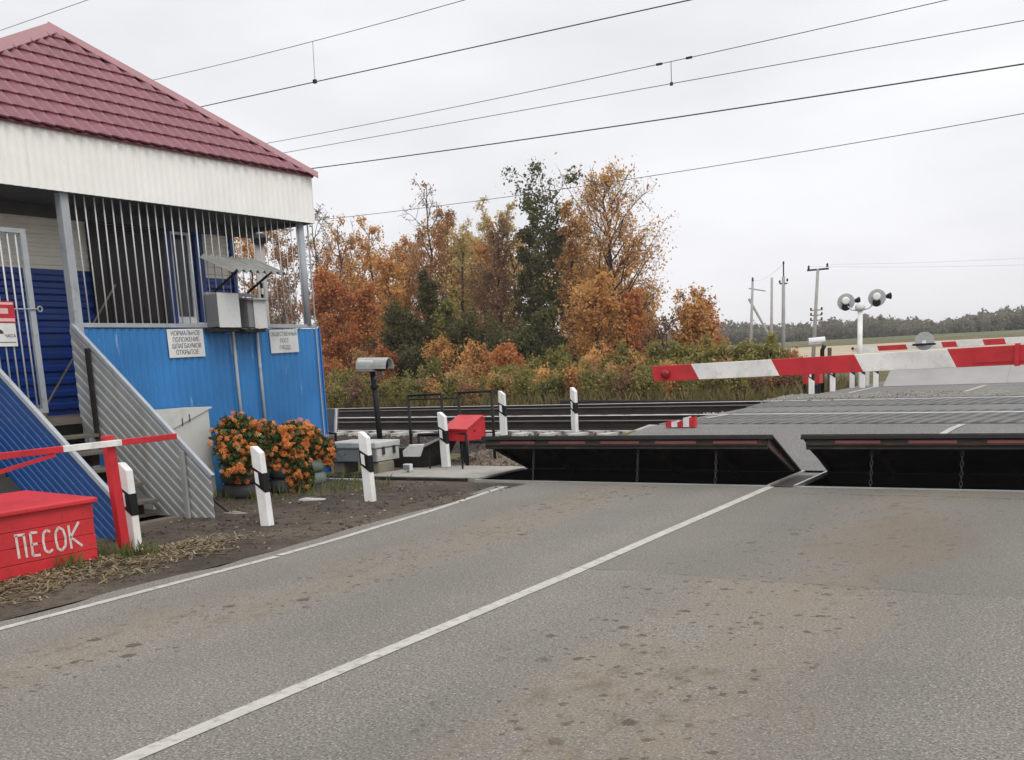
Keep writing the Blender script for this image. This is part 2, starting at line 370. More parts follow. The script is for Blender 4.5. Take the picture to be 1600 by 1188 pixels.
    def build(s, name, m, parent=None, bevel=0, smooth=False, label=None, local=False, fix=True):
        o0 = Vector((0, 0, 0)) if (parent is None or local) else ORG[parent]
        me = bpy.data.meshes.new(name); me.from_pydata([(x - o0.x, y - o0.y, z - o0.z) for x, y, z in s.v], [], s.f)
        if fix:
            bm = bmesh.new(); bm.from_mesh(me); bmesh.ops.recalc_face_normals(bm, faces=bm.faces); bm.to_mesh(me); bm.free()
        if smooth:
            for p in me.polygons: p.use_smooth = True
        o = link(name, me, m, parent, label)
        if bevel:
            b = o.modifiers.new('bevel', 'BEVEL'); b.width = bevel; b.segments = 2; b.limit_method = 'ANGLE'; b.angle_limit = R(35)
        return o
def solo(name, mb, m, label, cat, group=None, **k):
    o = mb.build(name, m, None, **k); return tag(o, label, cat, group)

def npmesh(name, V, n):                  # V: (count, n, 3) array of separate n-gons
    me = bpy.data.meshes.new(name); c = V.shape[0]
    me.vertices.add(c * n); me.loops.add(c * n); me.polygons.add(c)
    me.vertices.foreach_set('co', V.reshape(-1).astype(np.float32))
    me.loops.foreach_set('vertex_index', np.arange(c * n, dtype=np.int32))
    me.polygons.foreach_set('loop_start', np.arange(0, c * n, n, dtype=np.int32))
    me.polygons.foreach_set('loop_total', np.full(c, n, dtype=np.int32))
    me.update(calc_edges=True); return me
def leaves(cent, size, g, flat=0.0):     # leaf-shaped quads, randomly turned
    n = len(cent); a = g.normal(size=(n, 3)); a[:, 2] *= (1 - flat); a /= np.linalg.norm(a, axis=1)[:, None] + 1e-9
    b = g.normal(size=(n, 3)); b -= a * (a * b).sum(1)[:, None]; b /= np.linalg.norm(b, axis=1)[:, None] + 1e-9
    s = (size * g.uniform(.4, 1.5, n))[:, None]
    V = np.stack([cent - a * s * .5, cent + b * s * .3, cent + a * s * .5, cent - b * s * .3], 1); return V
def text(body, size, m, parent, mat4, name='lettering', sx=1., align='CENTER', thin=0):
    cu = bpy.data.curves.new('t', 'FONT'); cu.body = body; cu.size = size; cu.align_x = align; cu.align_y = 'CENTER'; cu.extrude = .0015; cu.space_line = 1.0; cu.offset = thin
    to = bpy.data.objects.new('t', cu); COL.objects.link(to)
    bpy.context.view_layer.update()
    me = bpy.data.meshes.new_from_object(to.evaluated_get(bpy.context.evaluated_depsgraph_get())); bpy.data.objects.remove(to)
    o0 = ORG[parent]; me.transform(Matrix.Translation(-o0) @ mat4 @ Matrix.Diagonal((sx, 1, 1, 1)))
    return link(name, me, m, parent)
def facing_x(x, y, z, roll=0.):          # text plane that faces +x and reads along +y
    return Matrix.Translation((x, y, z)) @ Matrix(((0, 0, 1, 0), (1, 0, 0, 0), (0, 1, 0, 0), (0, 0, 0, 1))) @ Matrix.Rotation(roll, 4, 'Z')
def ss(a, b, x):
    t = min(1, max(0, (x - a) / (b - a))); return t * t * (3 - 2 * t)
def pz(y):                               # the road climbs to the tracks and falls again
    if y < 60: return .4 * ss(12.7, 16.2, y) - .4 * ss(33, 58, y)
    return 1.5 * ss(60, 205, y) + 1.5 * ss(205, 262, y)
def gz(x, y):
    z = pz(y)
    if x < -7.2 and 12 < y < 60: z *= 1 - ss(0, 1.5, -7.2 - x) * (1 if y < 24 else .55)
    return z

# ------------------------------------------------------------------ the setting
def strip_x(xs, ys, zf, skip=None):
    m = MB(); nx = len(xs); m.v = [(x, y, zf(x, y)) for y in ys for x in xs]
    for j in range(len(ys) - 1):
        for i in range(nx - 1):
            if skip and skip((xs[i] + xs[i + 1]) / 2, (ys[j] + ys[j + 1]) / 2): continue
            m.f.append((j * nx + i, j * nx + i + 1, (j + 1) * nx + i + 1, (j + 1) * nx + i))
    return m
xs = [-1500, -800, -400, -200, -120, -80, -50, -30, -20, -15, -12, -10.5, -9.6, -8.8, -8.2, -7.9, -7.4, -6.95, -5, -3.5, -2, .8, 1.5, 4, 10, 30, 80, 300, 1500]
ys = [-40, -10, 0, 4, 7, 10, 11.84, 13.26, 14, 14.6, 15.3, 16, 17, 19, 21, 23, 25, 27, 30, 33, 36, 40, 45, 50, 60, 75, 90, 110, 130, 150, 175, 200, 240, 300, 500, 900, 1600]
inpit = lambda x, y: -7.9 < x < .8 and 11.84 < y < 13.26
gd = strip_x(xs, ys, lambda x, y: gz(x, y) - .035, inpit)
o = gd.build('ground', GROUNDM, fix=False); tag(o, kind='structure')
# dark verge soil beside the road, with a lumpy surface and a ragged edge
def vz(x, y): return .02 * math.sin(x * 3.1 + y * 1.3) * math.cos(y * 2.3) + .010
vx = [-13 + i * .2 for i in range(30)] + [-6.95 + i * .07 for i in range(4)]
vy = [-4 + i * .2 for i in range(80)]
def vzz(x, y):
    if x > -6.9: return -.004
    return vz(x, y) * min(1, (-6.72 - x) / .6)
o = strip_x(vx, vy, vzz, lambda x, y: y > 11.55).build('verge_soil', DIRT, smooth=True, fix=False); tag(o, kind='structure')
# road
ry = [-8 + i * .35 for i in range(57)] + [11.86]
m = MB(); rr = random.Random(3)
L = []
for y in ry:
    e = -6.72 if y < 6 else -6.72 - .5 * ss(6, 11.5, y)
    L.append((e + rr.uniform(-.05, .05), y))
m.v = [(x, y, 0) for x, y in L] + [(.75, y, 0) for _, y in L]; n = len(L)
m.f = [(i, i + n, i + n + 1, i + 1) for i in range(n - 1)]
o = m.build('road', ROAD, fix=True); tag(o, kind='structure')
fy = [13.26, 13.6, 14, 14.5, 15, 15.5, 16.0, 16.3, 20, 24, 26, 28, 30, 33, 36, 40, 45, 50, 58, 70, 90, 120, 160, 200, 240]
m = strip_x([-7.15, -3.5, .75], fy, lambda x, y: pz(y)); m.box(-3.72, -3.41, 11.86, 13.26, -.08, 0)
o = m.build('crossing_road', ROADF); tag(o, kind='structure')
def ribbon(pts, wd, zf, dz=.004):
    m = MB(); n = len(pts); vs = []
    for i, (x, y) in enumerate(pts):
        a = Vector(pts[max(0, i - 1)]); b = Vector(pts[min(n - 1, i + 1)]); d = (b - a).normalized(); nn = Vector((d.y, -d.x)) * wd / 2
        vs += [(x - nn.x, y - nn.y, zf(x, y) + dz), (x + nn.x, y + nn.y, zf(x, y) + dz)]
    m.v = vs; m.f = [(2 * i, 2 * i + 1, 2 * i + 3, 2 * i + 2) for i in range(n - 1)]; return m
flat = lambda x, y: 0.
o = ribbon([(-3.64, -6), (-3.645, 3), (-3.63, 6.7), (-3.66, 8.5), (-3.70, 11.8)], .105, flat).build('centre_line_marking', MARK); tag(o, kind='structure')
o = ribbon([(-6.49, -6), (-6.49, 4), (-6.5, 6.52)], .085, flat).build('edge_line_marking', MARK); tag(o, kind='structure')
o = ribbon([(-6.52, 6.56), (-6.56, 7.3), (-6.75, 9.2), (-7.06, 11.25)], .085, flat).build('edge_line_marking', MARK); tag(o, kind='structure')
zf2 = lambda x, y: pz(y)
for a, b in (((-2.35, 15.2), (-2.2, 16.0)), ((-6.4, 24.6), (-6.4, 30)), ((-3.55, 25.5), (-3.5, 29.2))):
    o = ribbon([a, ((a[0] + b[0]) / 2, (a[1] + b[1]) / 2), b], .1, zf2, .006).build('road_marking', MARK); tag(o, kind='structure')
# rubber decks between the rails and beside them
SK = .107
def ty(x, y0): return y0 - SK * (x + 1.6)
RAILS = (16.88, 18.40, 21.43, 22.95)
for a, b, xl in ((RAILS[0] + .09, RAILS[1] - .09, -6.9), (RAILS[2] + .09, RAILS[3] - .09, -7.3), (16.05, RAILS[0] - .06, -7.2), (RAILS[1] + .06, 19.1, -6.8), (20.7, RAILS[2] - .06, -7.2), (RAILS[3] + .06, 23.6, -7.1)):
    m = MB(); m.hexa([(xl, ty(xl, a), .2), (.75, ty(.75, a), .2), (.75, ty(.75, b), .2), (xl, ty(xl, b), .2), (xl, ty(xl, a), .413), (.75, ty(.75, a), .413), (.75, ty(.75, b), .413), (xl, ty(xl, b), .413)])
    o = m.build('crossing_deck', DECK, bevel=.01); tag(o, kind='structure')
for xl, ya in ((-1.4, 17.5), (-1.5, 22.1), (-6.8, 17.7)):
    y_ = ty(xl, ya - .3)
    o = ribbon([(xl, y_), (xl + .04, y_ + .5), (xl + .08, y_ + 1.)], .1, lambda x, y: .414).build('road_marking', MARK); tag(o, kind='structure')
# a pale concrete end of the deck and the gravel past the far rail
m = MB(); m.hexa([(-8.0, 14.2, .0), (-7.15, 14.0, .0), (-7.15, 16.5, .0), (-7.5, 16.6, .0), (-7.7, 14.3, .12), (-7.15, 14.1, .2), (-7.15, 16.5, .405), (-7.35, 16.6, .405)])
o = m.build('deck_ramp', CONC); tag(o, kind='structure')
m = strip_x([-7.6 + .35 * i for i in range(24)], [23.75 + .3 * i for i in range(10)], lambda x, y: .40 + .035 * rr.random() * (1 if 24.1 < y < 26 else .2) + .03 * max(0, 1 - ((x + 6.6) / 1.6) ** 2) * max(0, 1 - ((y - 25.3) / 1.5) ** 2))
o = m.build('gravel_strip', GRAVM, smooth=True); tag(o, kind='structure')
# ballast bed of both tracks (runs across the road, under the decks)
m = MB(); prof = [(14.9, -.03), (15.9, .13), (19.6, .14), (20.3, .10), (20.6, .14), (24.2, .15), (25.4, -.03)]
bx = [-70, -50, -40, -30, -24, -20, -16, -13, -11, -9.5, -8.2, -7.25]
for x in bx:
    for y0, z in prof: m.v.append((x, ty(x, y0) + rr.uniform(-.08, .08), z))
np_ = len(prof)
for i in range(len(bx) - 1):
    for j in range(np_ - 1): m.f.append((i * np_ + j, (i + 1) * np_ + j, (i + 1) * np_ + j + 1, i * np_ + j + 1))
o = m.build('ballast_bed', BALM); tag(o, kind='structure')
# pit under the barrier plates
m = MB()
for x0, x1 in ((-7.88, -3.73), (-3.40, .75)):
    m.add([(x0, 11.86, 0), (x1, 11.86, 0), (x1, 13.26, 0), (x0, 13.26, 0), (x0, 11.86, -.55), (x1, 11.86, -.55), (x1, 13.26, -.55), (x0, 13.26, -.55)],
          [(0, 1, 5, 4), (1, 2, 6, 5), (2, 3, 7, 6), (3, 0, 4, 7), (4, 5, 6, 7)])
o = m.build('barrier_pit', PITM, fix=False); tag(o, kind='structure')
# field and the belt of grass beyond
m = strip_x([-300, -160, -80, -40, -20, -7.3], [70, 90, 120, 150, 175, 205], lambda x, y: pz(y) + .06)
o = m.build('field', FIELDM); tag(o, kind='structure')
m = strip_x([.9, 20, 80, 160], [70, 90, 120, 150, 175, 205], lambda x, y: pz(y) + .06)
o = m.build('field', FIELDM); tag(o, kind='structure')
m = strip_x([-500, -200, -80, -40, 0, 60, 200, 500], [205.5, 215, 230, 245, 262, 300, 420], lambda x, y: pz(y) + .08)
o = m.build('grass_belt', FARG); tag(o, kind='structure')

# ------------------------------------------------------------------ track
def rail(y0, label, shiny):
    t = thing('rail', label, 'rail', (-7, ty(-7, y0), .2), 'rails of the two tracks')
    a, b = Vector((-70, ty(-70, y0), 0)), Vector((2, ty(2, y0), 0)); d = (b - a).normalized(); nrm = Vector((-d.y, d.x, 0))
    poly = [(-.075, 0), (.075, 0), (.075, .012), (.012, .03), (.012, .135), (.036, .15), (.036, .172), (-.036, .172), (-.036, .15), (-.012, .135), (-.012, .03), (-.075, .012)]
    MB().prism([a + nrm * p + Vector((0, 0, .235 + q)) for p, q in poly], b - a).build('rail_body', RAILSIDE, t)
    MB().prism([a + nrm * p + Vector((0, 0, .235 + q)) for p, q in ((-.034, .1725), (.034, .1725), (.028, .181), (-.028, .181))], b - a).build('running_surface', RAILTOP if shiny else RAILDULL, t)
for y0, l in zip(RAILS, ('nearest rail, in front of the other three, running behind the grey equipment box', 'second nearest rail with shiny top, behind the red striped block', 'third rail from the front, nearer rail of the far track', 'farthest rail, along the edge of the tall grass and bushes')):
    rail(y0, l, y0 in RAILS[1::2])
proto = None
for tr, (ya, grp, lab) in enumerate(((17.64, 'sleepers of the near track', 'pale concrete sleeper under the near track'), (22.19, 'sleepers of the far track', 'pale concrete sleeper under the far track'))):
    for i in range(40):
        x = -7.75 - i * .66
        if proto is None:
            m = MB(); m.hexa([(-.13, -1.3, -.1), (.13, -1.3, -.1), (.13, 1.3, -.1), (-.13, 1.3, -.1), (-.10, -1.27, .12), (.10, -1.27, .12), (.10, 1.27, .12), (-.10, 1.27, .12)])
            proto = m.build('sleeper', SLEEP, bevel=.012); s_ = proto
        else:
            s_ = proto.copy(); COL.objects.link(s_)
        s_.location = (x, ty(x, ya), .085); s_.rotation_euler = (0, 0, -math.atan(SK) + rr.uniform(-.01, .01)); tag(s_, lab, 'sleeper', grp)

a, b = at(875, 629, 26.0), at(1186, 630, 25.2)
solo('spare_rail', MB().bar((a.x, 26.0, a.z), (b.x, 25.2, b.z), .07, .14), RAILSIDE, 'dark spare rail lying along the far edge of the tracks before the bushes', 'rail', bevel=.02)

# ------------------------------------------------------------------ rising barrier plates
def chain(p0, p1, m):
    p0, p1 = Vector(p0), Vector(p1); n = int((p1 - p0).length / .052); d = (p1 - p0) / n
    for i in range(n):
        c = p0 + d * (i + .5); sx = Vector((1, 0, 0)) if i % 2 else Vector((0, 1, 0)); dn = d.normalized()
        m.tube([c + (sx * math.cos(a) * .016 + dn * math.sin(a) * .034) for a in [k_ * math.pi / 4 for k_ in range(9)]], .005, 5, False)
def plate(x0, x1, yh, zh, yl, zl, label, chains, refl, far=False):
    """hinge edge at yh, raised lip at yl"""
    t = thing('barrier_plate', label, 'barrier plate', ((x0 + x1) / 2, yh, zh), 'steel plates that rise from the road')
    h = Vector((0, yh, zh)); l = Vector((0, yl, zl)); d = (l - h).normalized(); L = (l - h).length; up = Vector((0, -d.z, d.y)) * (1 if not far else -1)
    if up.z < 0: up = -up
    def pt(x, s_, q): v = h + d * s_ + up * q; return (x, v.y, v.z)
    def slab(mm, xa, xb, sa, sb, qa, qb): mm.hexa([pt(xa, sa, qa), pt(xb, sa, qa), pt(xb, sb, qa), pt(xa, sb, qa), pt(xa, sa, qb), pt(xb, sa, qb), pt(xb, sb, qb), pt(xa, sb, qb)])
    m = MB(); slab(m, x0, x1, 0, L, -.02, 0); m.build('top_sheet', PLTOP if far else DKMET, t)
    m = MB(); slab(m, x0 + .06, x1 - .06, L - .06, L - .035, -.122, -.022); m.build('front_beam', BRNST, t)
    if not far: m = MB(); slab(m, x0, x1, L - .028, L, -.055, -.0205); m.build('lip', BLACK, t)
    m = MB(); slab(m, x0 + .06, x1 - .06, L - .09, L - .062, -.158, -.123); m.build('bottom_flange', DKMET, t)
    for xa in (x0 + .06, x1 - .09):
        m = MB(); m.prism([pt(xa, L - .062, -.022), pt(xa, .12, -.022), pt(xa, .12, -.06), pt(xa, L - .062, -.122)], (.03, 0, 0)); m.build('side_plate', SIDEP if xa > x0 + 1 else DKMET, t)
    nr = max(2, int((x1 - x0) / .75))
    for i in range(1, nr):
        m = MB(); xa = x0 + (x1 - x0) * i / nr; slab(m, xa - .02, xa + .02, .1, L - .1, -.12, -.021); m.build('underside_rib', DKMET, t)
    if not far: m = MB(); m.box(x0, x1, yh - .06, yh + .03, zh - .2, zh - .021); m.build('hinge_beam', PITM, t)
    for xa, xb in refl:
        m = MB(); slab(m, xa, xb, L - .034, L - .028, -.105, -.066); m.build('reflector', REDREF, t, bevel=.003)
    for xc in chains:
        m = MB(); p = pt(xc, L - .10, -.06); chain((xc, 11.97, -.14), p, m); m.build('chain', CHAINM, t, smooth=True)
    return t
W = 4.0
plate(-7.85, -3.735, 13.24, .03, 12.0, .60, 'raised steel plate spanning the left lane, dark underside with red reflectors', [-7.05, -5.5, -4.45], [(-7.55 + i * .77, -7.55 + i * .77 + .55) for i in range(5)])
plate(-3.395, .7, 13.24, .03, 12.0, .60, 'raised steel plate in the right lane with dull red strips, nearest to the camera side', [-2.6, -1.65, -.5], [(-3.0 + i * .8, -3.0 + i * .8 + .5) for i in range(4)])
plate(-6.25, -3.118, 30.2, .41, 31.3, .88, 'far raised plate beyond the tracks, its smooth grey top towards us, left of the pair', [], [], True)
plate(-3.114, .6, 30.2, .41, 31.3, .88, 'far raised plate beyond the tracks, its smooth grey top towards us, right of the pair', [], [], True)
# steel frames edging the strip between the plates
t = thing('steel_kerb_frame', 'narrow light steel frame along the strip between the two raised plates', 'frame', (-3.56, 11.9, 0))
for xa in (-3.735, -3.425):
    MB().box(xa, xa + .035, 11.80, 13.3, -.02, .028).build('frame_bar', STEEL, t)
MB().box(-3.69, -3.435, 11.80, 12.9, .002, .008).build('frame_web', DKMET, t)
MB().box(-7.9, -3.735, 11.83, 11.862, -.05, .012).build('pit_edge_angle', GALV, t)
MB().box(-3.39, .75, 11.83, 11.862, -.05, .012).build('pit_edge_angle', GALV, t)

# ------------------------------------------------------------------ boom barriers
def boom(name, label, y, xl, xr, ztl, ztr, hl, hr, th, cuts, first_red, slant, lamp, loc):
    t = thing(name, label, 'barrier', loc)
    def zt(x): return ztl + (ztr - ztl) * (x - xl) / (xr - xl)
    def zb(x): return zt(x) - (hl + (hr - hl) * (x - xl) / (xr - xl))
    cs = [xl] + cuts + [xr]; red = first_red
    for i in range(len(cs) - 1):
        a, b = cs[i], cs[i + 1]; sa = slant if i else .02; sb = slant if i < len(cs) - 2 else 0
        m = MB(); m.prism([(a, y, zt(a)), (b, y, zt(b)), (b + sb, y, zb(b)), (a + sa, y, zb(a))], (0, th, 0))
        m.build('red_stripe' if red else 'white_stripe', REDP if red else REDW, t, bevel=.004); red = not red
    if lamp:
        MB().lathe([(.05, 0), (.052, .012), (.046, .03), (.02, .04)], (xl + .16, y, zt(xl) - hl * .55), (0, -1, 0), 18).build('end_lamp', REDLENS, t, smooth=True)
    return t
t = boom('boom_barrier', 'long red and white boom lowered across the lane in front, round lamp at its tip', 10.5, -4.6, 1.9, 1.475, 1.565, .165, .185, .05, [-4.15, -3.28, -2.45, -1.60, -.72, .2, 1.1], True, .09, True, (1.9, 10.5, 0))
MB().box(-1.35, -.70, 10.49, 10.497, 1.38, 1.445).build('splice_plate', REDP, t)
MB().box(-1.0, 1.9, 10.488, 10.4985, 1.345, 1.36).build('stiffener', REDP, t)
MB().box(-1.02, -.98, 10.47, 10.56, 1.335, 1.54).build('clamp', REDP, t)
MB().box(1.6, 2.2, 10.25, 10.8, 0, 1.7).build('drive_cabinet', BOXG, t, bevel=.02)
t = boom('boom_barrier', 'far red and white boom beyond the tracks, seen above the near boom', 32, -7.55, 1.6, 1.515, 1.64, .14, .20, .06, [-6.81, -6.0, -5.04, -4.65, -3.95, -3.4, -2.5, -1.6, -.7], False, .06, False, (1.6, 32, .4))
MB().box(1.4, 2.0, 31.8, 32.4, .3, 1.7).build('drive_cabinet', BOXG, t, bevel=.02)
MB().lathe([(.04, 0), (.04, .05)], (-7.5, 32, 1.49), (0, -1, 0), 12).build('end_lamp', REDLENS, t)

# ------------------------------------------------------------------ guide posts
def guide_post():
    t = thing('guide_post', '', 'guide post', (0, 0, 0), 'white guide posts with black bands along the road')
    m = MB(); m.prism([(-.065, -.04, 0), (.065, -.04, 0), (.065, -.04, .785), (-.02, -.04, .855), (-.065, -.04, .86)], (0, .08, 0)); m.build('post_body', WHITE, t, bevel=.008)
    m = MB(); m.prism([(-.069, -.044, .46), (.069, -.044, .36), (.069, -.044, .565), (-.069, -.044, .645)], (0, .088, 0)); m.build('black_band', BLACK, t, bevel=.004)
    m = MB(); m.prism([(-.045, -.047, .475), (.008, -.047, .445), (.008, -.047, .575), (-.045, -.047, .60)], (0, .002, 0)); m.build('reflector', WHITE, t)
    return t
gp = [(-8.03, 6.22, 0, -.02, 0, 'white guide post standing against the red post of the small hand barrier'),
      (-7.94, 7.86, 0, -.06, 0, 'white guide post with black band in front of the orange flowers'),
      (-8.02, 9.70, 0, -.035, 0, 'white guide post with black band in front of the grey equipment box'),
      (-9.26, 13.10, .03, -.03, 0, 'white guide post on the concrete slab beside the red box'),
      (-10.60, 17.0, .2, -.0, .1, 'white guide post half hidden behind the raised plate, right of the black railings'),
      (-9.35, 17.6, .2, -.0, -.4, 'white guide post rising behind the middle of the left raised plate'),
      (-7.12, 26.1, .4, 0, 0, 'nearest far guide post beyond the tracks, in front of the red metal box'),
      (-7.08, 28.0, .4, 0, 0, 'far guide post beyond the tracks, next right of the red metal box'),
      (-7.02, 29.9, .4, 0, 0, 'far guide post beyond the tracks, left of the narrow grey cabinet'),
      (-6.72, 29.8, .4, 0, 0, 'far guide post beyond the tracks, right of the narrow grey cabinet'),
      (-6.42, 30.1, .4, 0, 0, 'far guide post beyond the tracks, closest to the end of the grey raised plate'),
      (-6.5, 33.4, .4, 0, 0, 'farthest guide post, showing only its head over the grey raised plate')]
g0 = guide_post()
for i, (x, y, z, tl, rz_, lab) in enumerate(gp):
    o = g0 if i == 0 else copy_tree(g0)
    o.location = (x, y, z); o.rotation_euler = (0, tl, rz_); o['label'] = lab

# ------------------------------------------------------------------ guard house
H = thing('guard_house', 'raised crossing keeper\'s house with blue lower walls, white fascia and red tiled roof', 'guard house', (-11, 8, 0))
XF = -11.0
# body of the house behind the veranda
MB().box(-17.5, -12.24, 5.4, 11.85, 0, 3.85).build('wall', SIDEW, H)
m = MB(); m.corr((-12.23, 5.4, 3.08), (0, 0, 1), (0, 1, 0), (1, 0, 0), .78, 6.45, .11, .012, .40); m.build('cream_siding', SIDEW, H)
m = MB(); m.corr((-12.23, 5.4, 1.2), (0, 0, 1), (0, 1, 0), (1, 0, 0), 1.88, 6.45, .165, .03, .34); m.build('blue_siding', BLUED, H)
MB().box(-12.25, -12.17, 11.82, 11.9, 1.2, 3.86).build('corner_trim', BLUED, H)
d = MB().box(-12.2, -12.15, 9.33, 10.40, 1.24, 3.62).build('door', DOORB, H)
m = MB()
for a in (9.50, 9.98): 
    for z0, z1 in ((1.4, 2.3), (2.42, 3.45)): m.box(-12.15, -12.138, a, a + .28, z0, z1)
m.build('door_panel', DOORB, d, bevel=.008)
m = MB(); m.bar((-12.1, 10.28, 2.3), (-12.1, 10.18, 2.3), .02, .02).box(-12.15, -12.10, 10.27, 10.29, 2.29, 2.31); m.build('handle', STEEL, d)
m = MB(); m.box(-12.2, -12.12, 9.25, 9.33, 1.24, 3.7).box(-12.2, -12.12, 10.40, 10.48, 1.24, 3.7).box(-12.2, -12.12, 9.33, 10.40, 3.62, 3.7); m.build('door_frame', DOORB, H)
wn_ = MB().box(-12.2, -12.17, 10.56, 11.12, 2.4, 3.75).build('window', BLUED, H)
m = MB()
for y0, y1, z0, z1 in ((10.49, 10.62, 2.30, 3.8), (11.06, 11.22, 2.30, 3.8), (10.62, 11.06, 3.70, 3.8), (10.62, 11.06, 2.30, 2.40)): m.box(-12.2, -12.13, y0, y1, z0, z1)
m.build('blue_surround', BLUED, wn_, bevel=.005)
m = MB()
for y0, y1, z0, z1 in ((10.62, 10.645, 2.40, 3.70), (10.93, 11.0, 2.40, 3.70), (10.645, 10.93, 2.40, 2.49), (10.645, 10.93, 3.66, 3.70)): m.box(-12.17, -12.135, y0, y1, z0, z1)
m.build('frame', P('window_plastic', (.84, .85, .86), .35), wn_, bevel=.004)
MB().box(-12.168, -12.16, 10.645, 10.93, 2.49, 3.66).build('pane', GLASS, wn_)
MB().box(-12.14, -12.02, 10.6, 11.1, 2.37, 2.40).build('sill', P('window_plastic', (.62, .64, .66)), wn_)
# veranda
MB().box(-12.24, -11.02, 5.6, 12.3, 1.12, 1.2).build('veranda_floor', WOOD, H)
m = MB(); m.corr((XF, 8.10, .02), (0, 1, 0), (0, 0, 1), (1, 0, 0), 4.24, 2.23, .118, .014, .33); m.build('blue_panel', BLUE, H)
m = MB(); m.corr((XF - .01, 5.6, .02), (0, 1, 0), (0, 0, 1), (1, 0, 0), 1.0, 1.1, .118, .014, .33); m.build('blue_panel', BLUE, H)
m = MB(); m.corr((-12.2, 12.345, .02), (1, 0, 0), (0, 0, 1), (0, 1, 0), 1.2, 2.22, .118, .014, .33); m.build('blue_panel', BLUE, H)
MB().box(-11.01, -10.975, 12.345, 12.365, .02, 2.27).build('corner_trim', P('blue_trim', (.03, .16, .5), .4), H)
MB().box(XF - .03, XF + .03, 8.12, 12.28, 2.262, 2.315).build('handrail', GREYP, H, bevel=.005)
m = MB()
for i in range(30):
    y = 8.25 + i * .131
    m = MB(); m.tube([(XF, y, 2.31), (XF + rr.uniform(-.004, .004), y + rr.uniform(-.012, .012), 3.83)], .0095 if i < 15 else .0065, 6); m.build('railing_bar', BARP, H, smooth=True)
MB().box(XF - .055, XF + .055, 8.01, 8.12, .05, 3.84).build('column', GREYP, H, bevel=.006)
MB().tube([(XF, 12.12, 2.3), (XF - .01, 12.13, 3.84)], .058, 16).build('column', GREYP, H, smooth=True)
MB().tube([(XF + .03, 12.26, .3), (XF + .03, 12.26, 3.8)], .012, 6).build('conduit', GREYP, H)
MB().box(XF - .04, XF + .04, 5.6, 5.7, .05, 3.84).build('column', GREYP, H)
# barred gate at the head of the stairs
gt = MB().box(XF - .02, XF + .02, 7.46, 7.53, 1.28, 3.36).build('gate', GREYP, H)
m = MB(); m.box(XF - .02, XF + .02, 6.56, 6.62, 1.28, 3.36).box(XF - .02, XF + .02, 6.62, 7.46, 3.31, 3.36).box(XF - .02, XF + .02, 6.62, 7.46, 1.28, 1.33); m.build('gate_frame', GREYP, gt)
for i in range(8):
    y = 6.72 + i * .098; MB().tube([(XF, y, 1.32), (XF, y, 3.32)], .0095, 6).build('gate_bar', BARP, gt, smooth=True)
m = MB(); m.tube([(XF + .03, 6.9, 2.46), (XF + .03, 7.55, 2.47)], .008, 6); m.tube([(XF + .03, 7.58 + .03 * math.cos(a), 2.47 + .03 * math.sin(a)) for a in [k_ * math.pi / 5 for k_ in range(11)]], .008, 6); m.build('bolt', GREYP, gt)
# fascia, soffit
m = MB(); m.corr((-10.88, 5.92, 3.81), (0, 1, 0), (0, 0, 1), (1, 0, 0), 6.42, .71, .105, .008, .36); m.build('fascia', FASC, H)
m = MB(); m.corr((-17.6, 12.34, 3.81), (1, 0, 0), (0, 0, 1), (0, 1, 0), 6.70, .71, .105, .008, .36); m.build('fascia', FASC, H)
m = MB(); m.corr((-17.6, 5.92, 3.81), (1, 0, 0), (0, 0, 1), (0, -1, 0), 6.70, .71, .105, .008, .36); m.build('fascia', FASC, H)
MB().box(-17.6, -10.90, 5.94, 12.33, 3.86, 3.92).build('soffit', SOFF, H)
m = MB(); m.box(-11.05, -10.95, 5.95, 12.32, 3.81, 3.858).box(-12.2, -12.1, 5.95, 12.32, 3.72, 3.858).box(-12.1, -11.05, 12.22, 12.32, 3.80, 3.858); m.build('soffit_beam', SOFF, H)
# roof: metal tile slopes under folded hip caps
AP = Vector((-12.40, 9.22, 6.16)); AB = Vector((-16.2, 9.22, 6.16))
ZE = 4.50; EX = -10.82; YL, YR = 5.82, 12.36; XB = -17.7
CL, CRr, BL, BR = Vector((EX, YL, ZE)), Vector((EX, YR, ZE)), Vector((XB, YL, ZE)), Vector((XB, YR, ZE))
def tiles(o, u, apexdir, planes, wid, name):
    u = Vector(u).normalized(); v = apexdir.normalized(); nrm = u.cross(v).normalized()
    if nrm.z < 0: nrm = -nrm
    L = apexdir.length; rows = max(4, round(L / .265)); rl = L / rows; pit = .19; nu = int(wid / pit * 8)
    m = MB()
    for r_ in range(rows):
        def fn(a, b, r_=r_):
            x = a * wid; wv = .034 * (math.cos(2 * math.pi * x / pit) * .5 + .5) ** .8
            vv = [0., 0., .25, .6, 1.03][round(b * 4)]; h = [-.002, .020, .019, .012, -.004][round(b * 4)]
            sc = (.034 * math.cos(2 * math.pi * x / pit) if vv < .1 else 0) + .02 * math.cos(2 * math.pi * x / pit) * (vv > .9)
            return o + u * x + v * (r_ * rl + vv * rl - sc) + nrm * (wv + h)
        m.grid(fn, nu, 4)
    for co, no in planes: m.clip(co, no)
    q = MB(); q.hexa([o - nrm * .035, o + u * wid - nrm * .035, o + u * wid + v * L - nrm * .035, o + v * L - nrm * .035, o - nrm * .012, o + u * wid - nrm * .012, o + u * wid + v * L - nrm * .012, o + v * L - nrm * .012])
    for co, no in planes: q.clip(co - no * .03, no)
    q.build('roof_underlay', ROOF, H)
    return m.build(name, ROOF, H, fix=False)
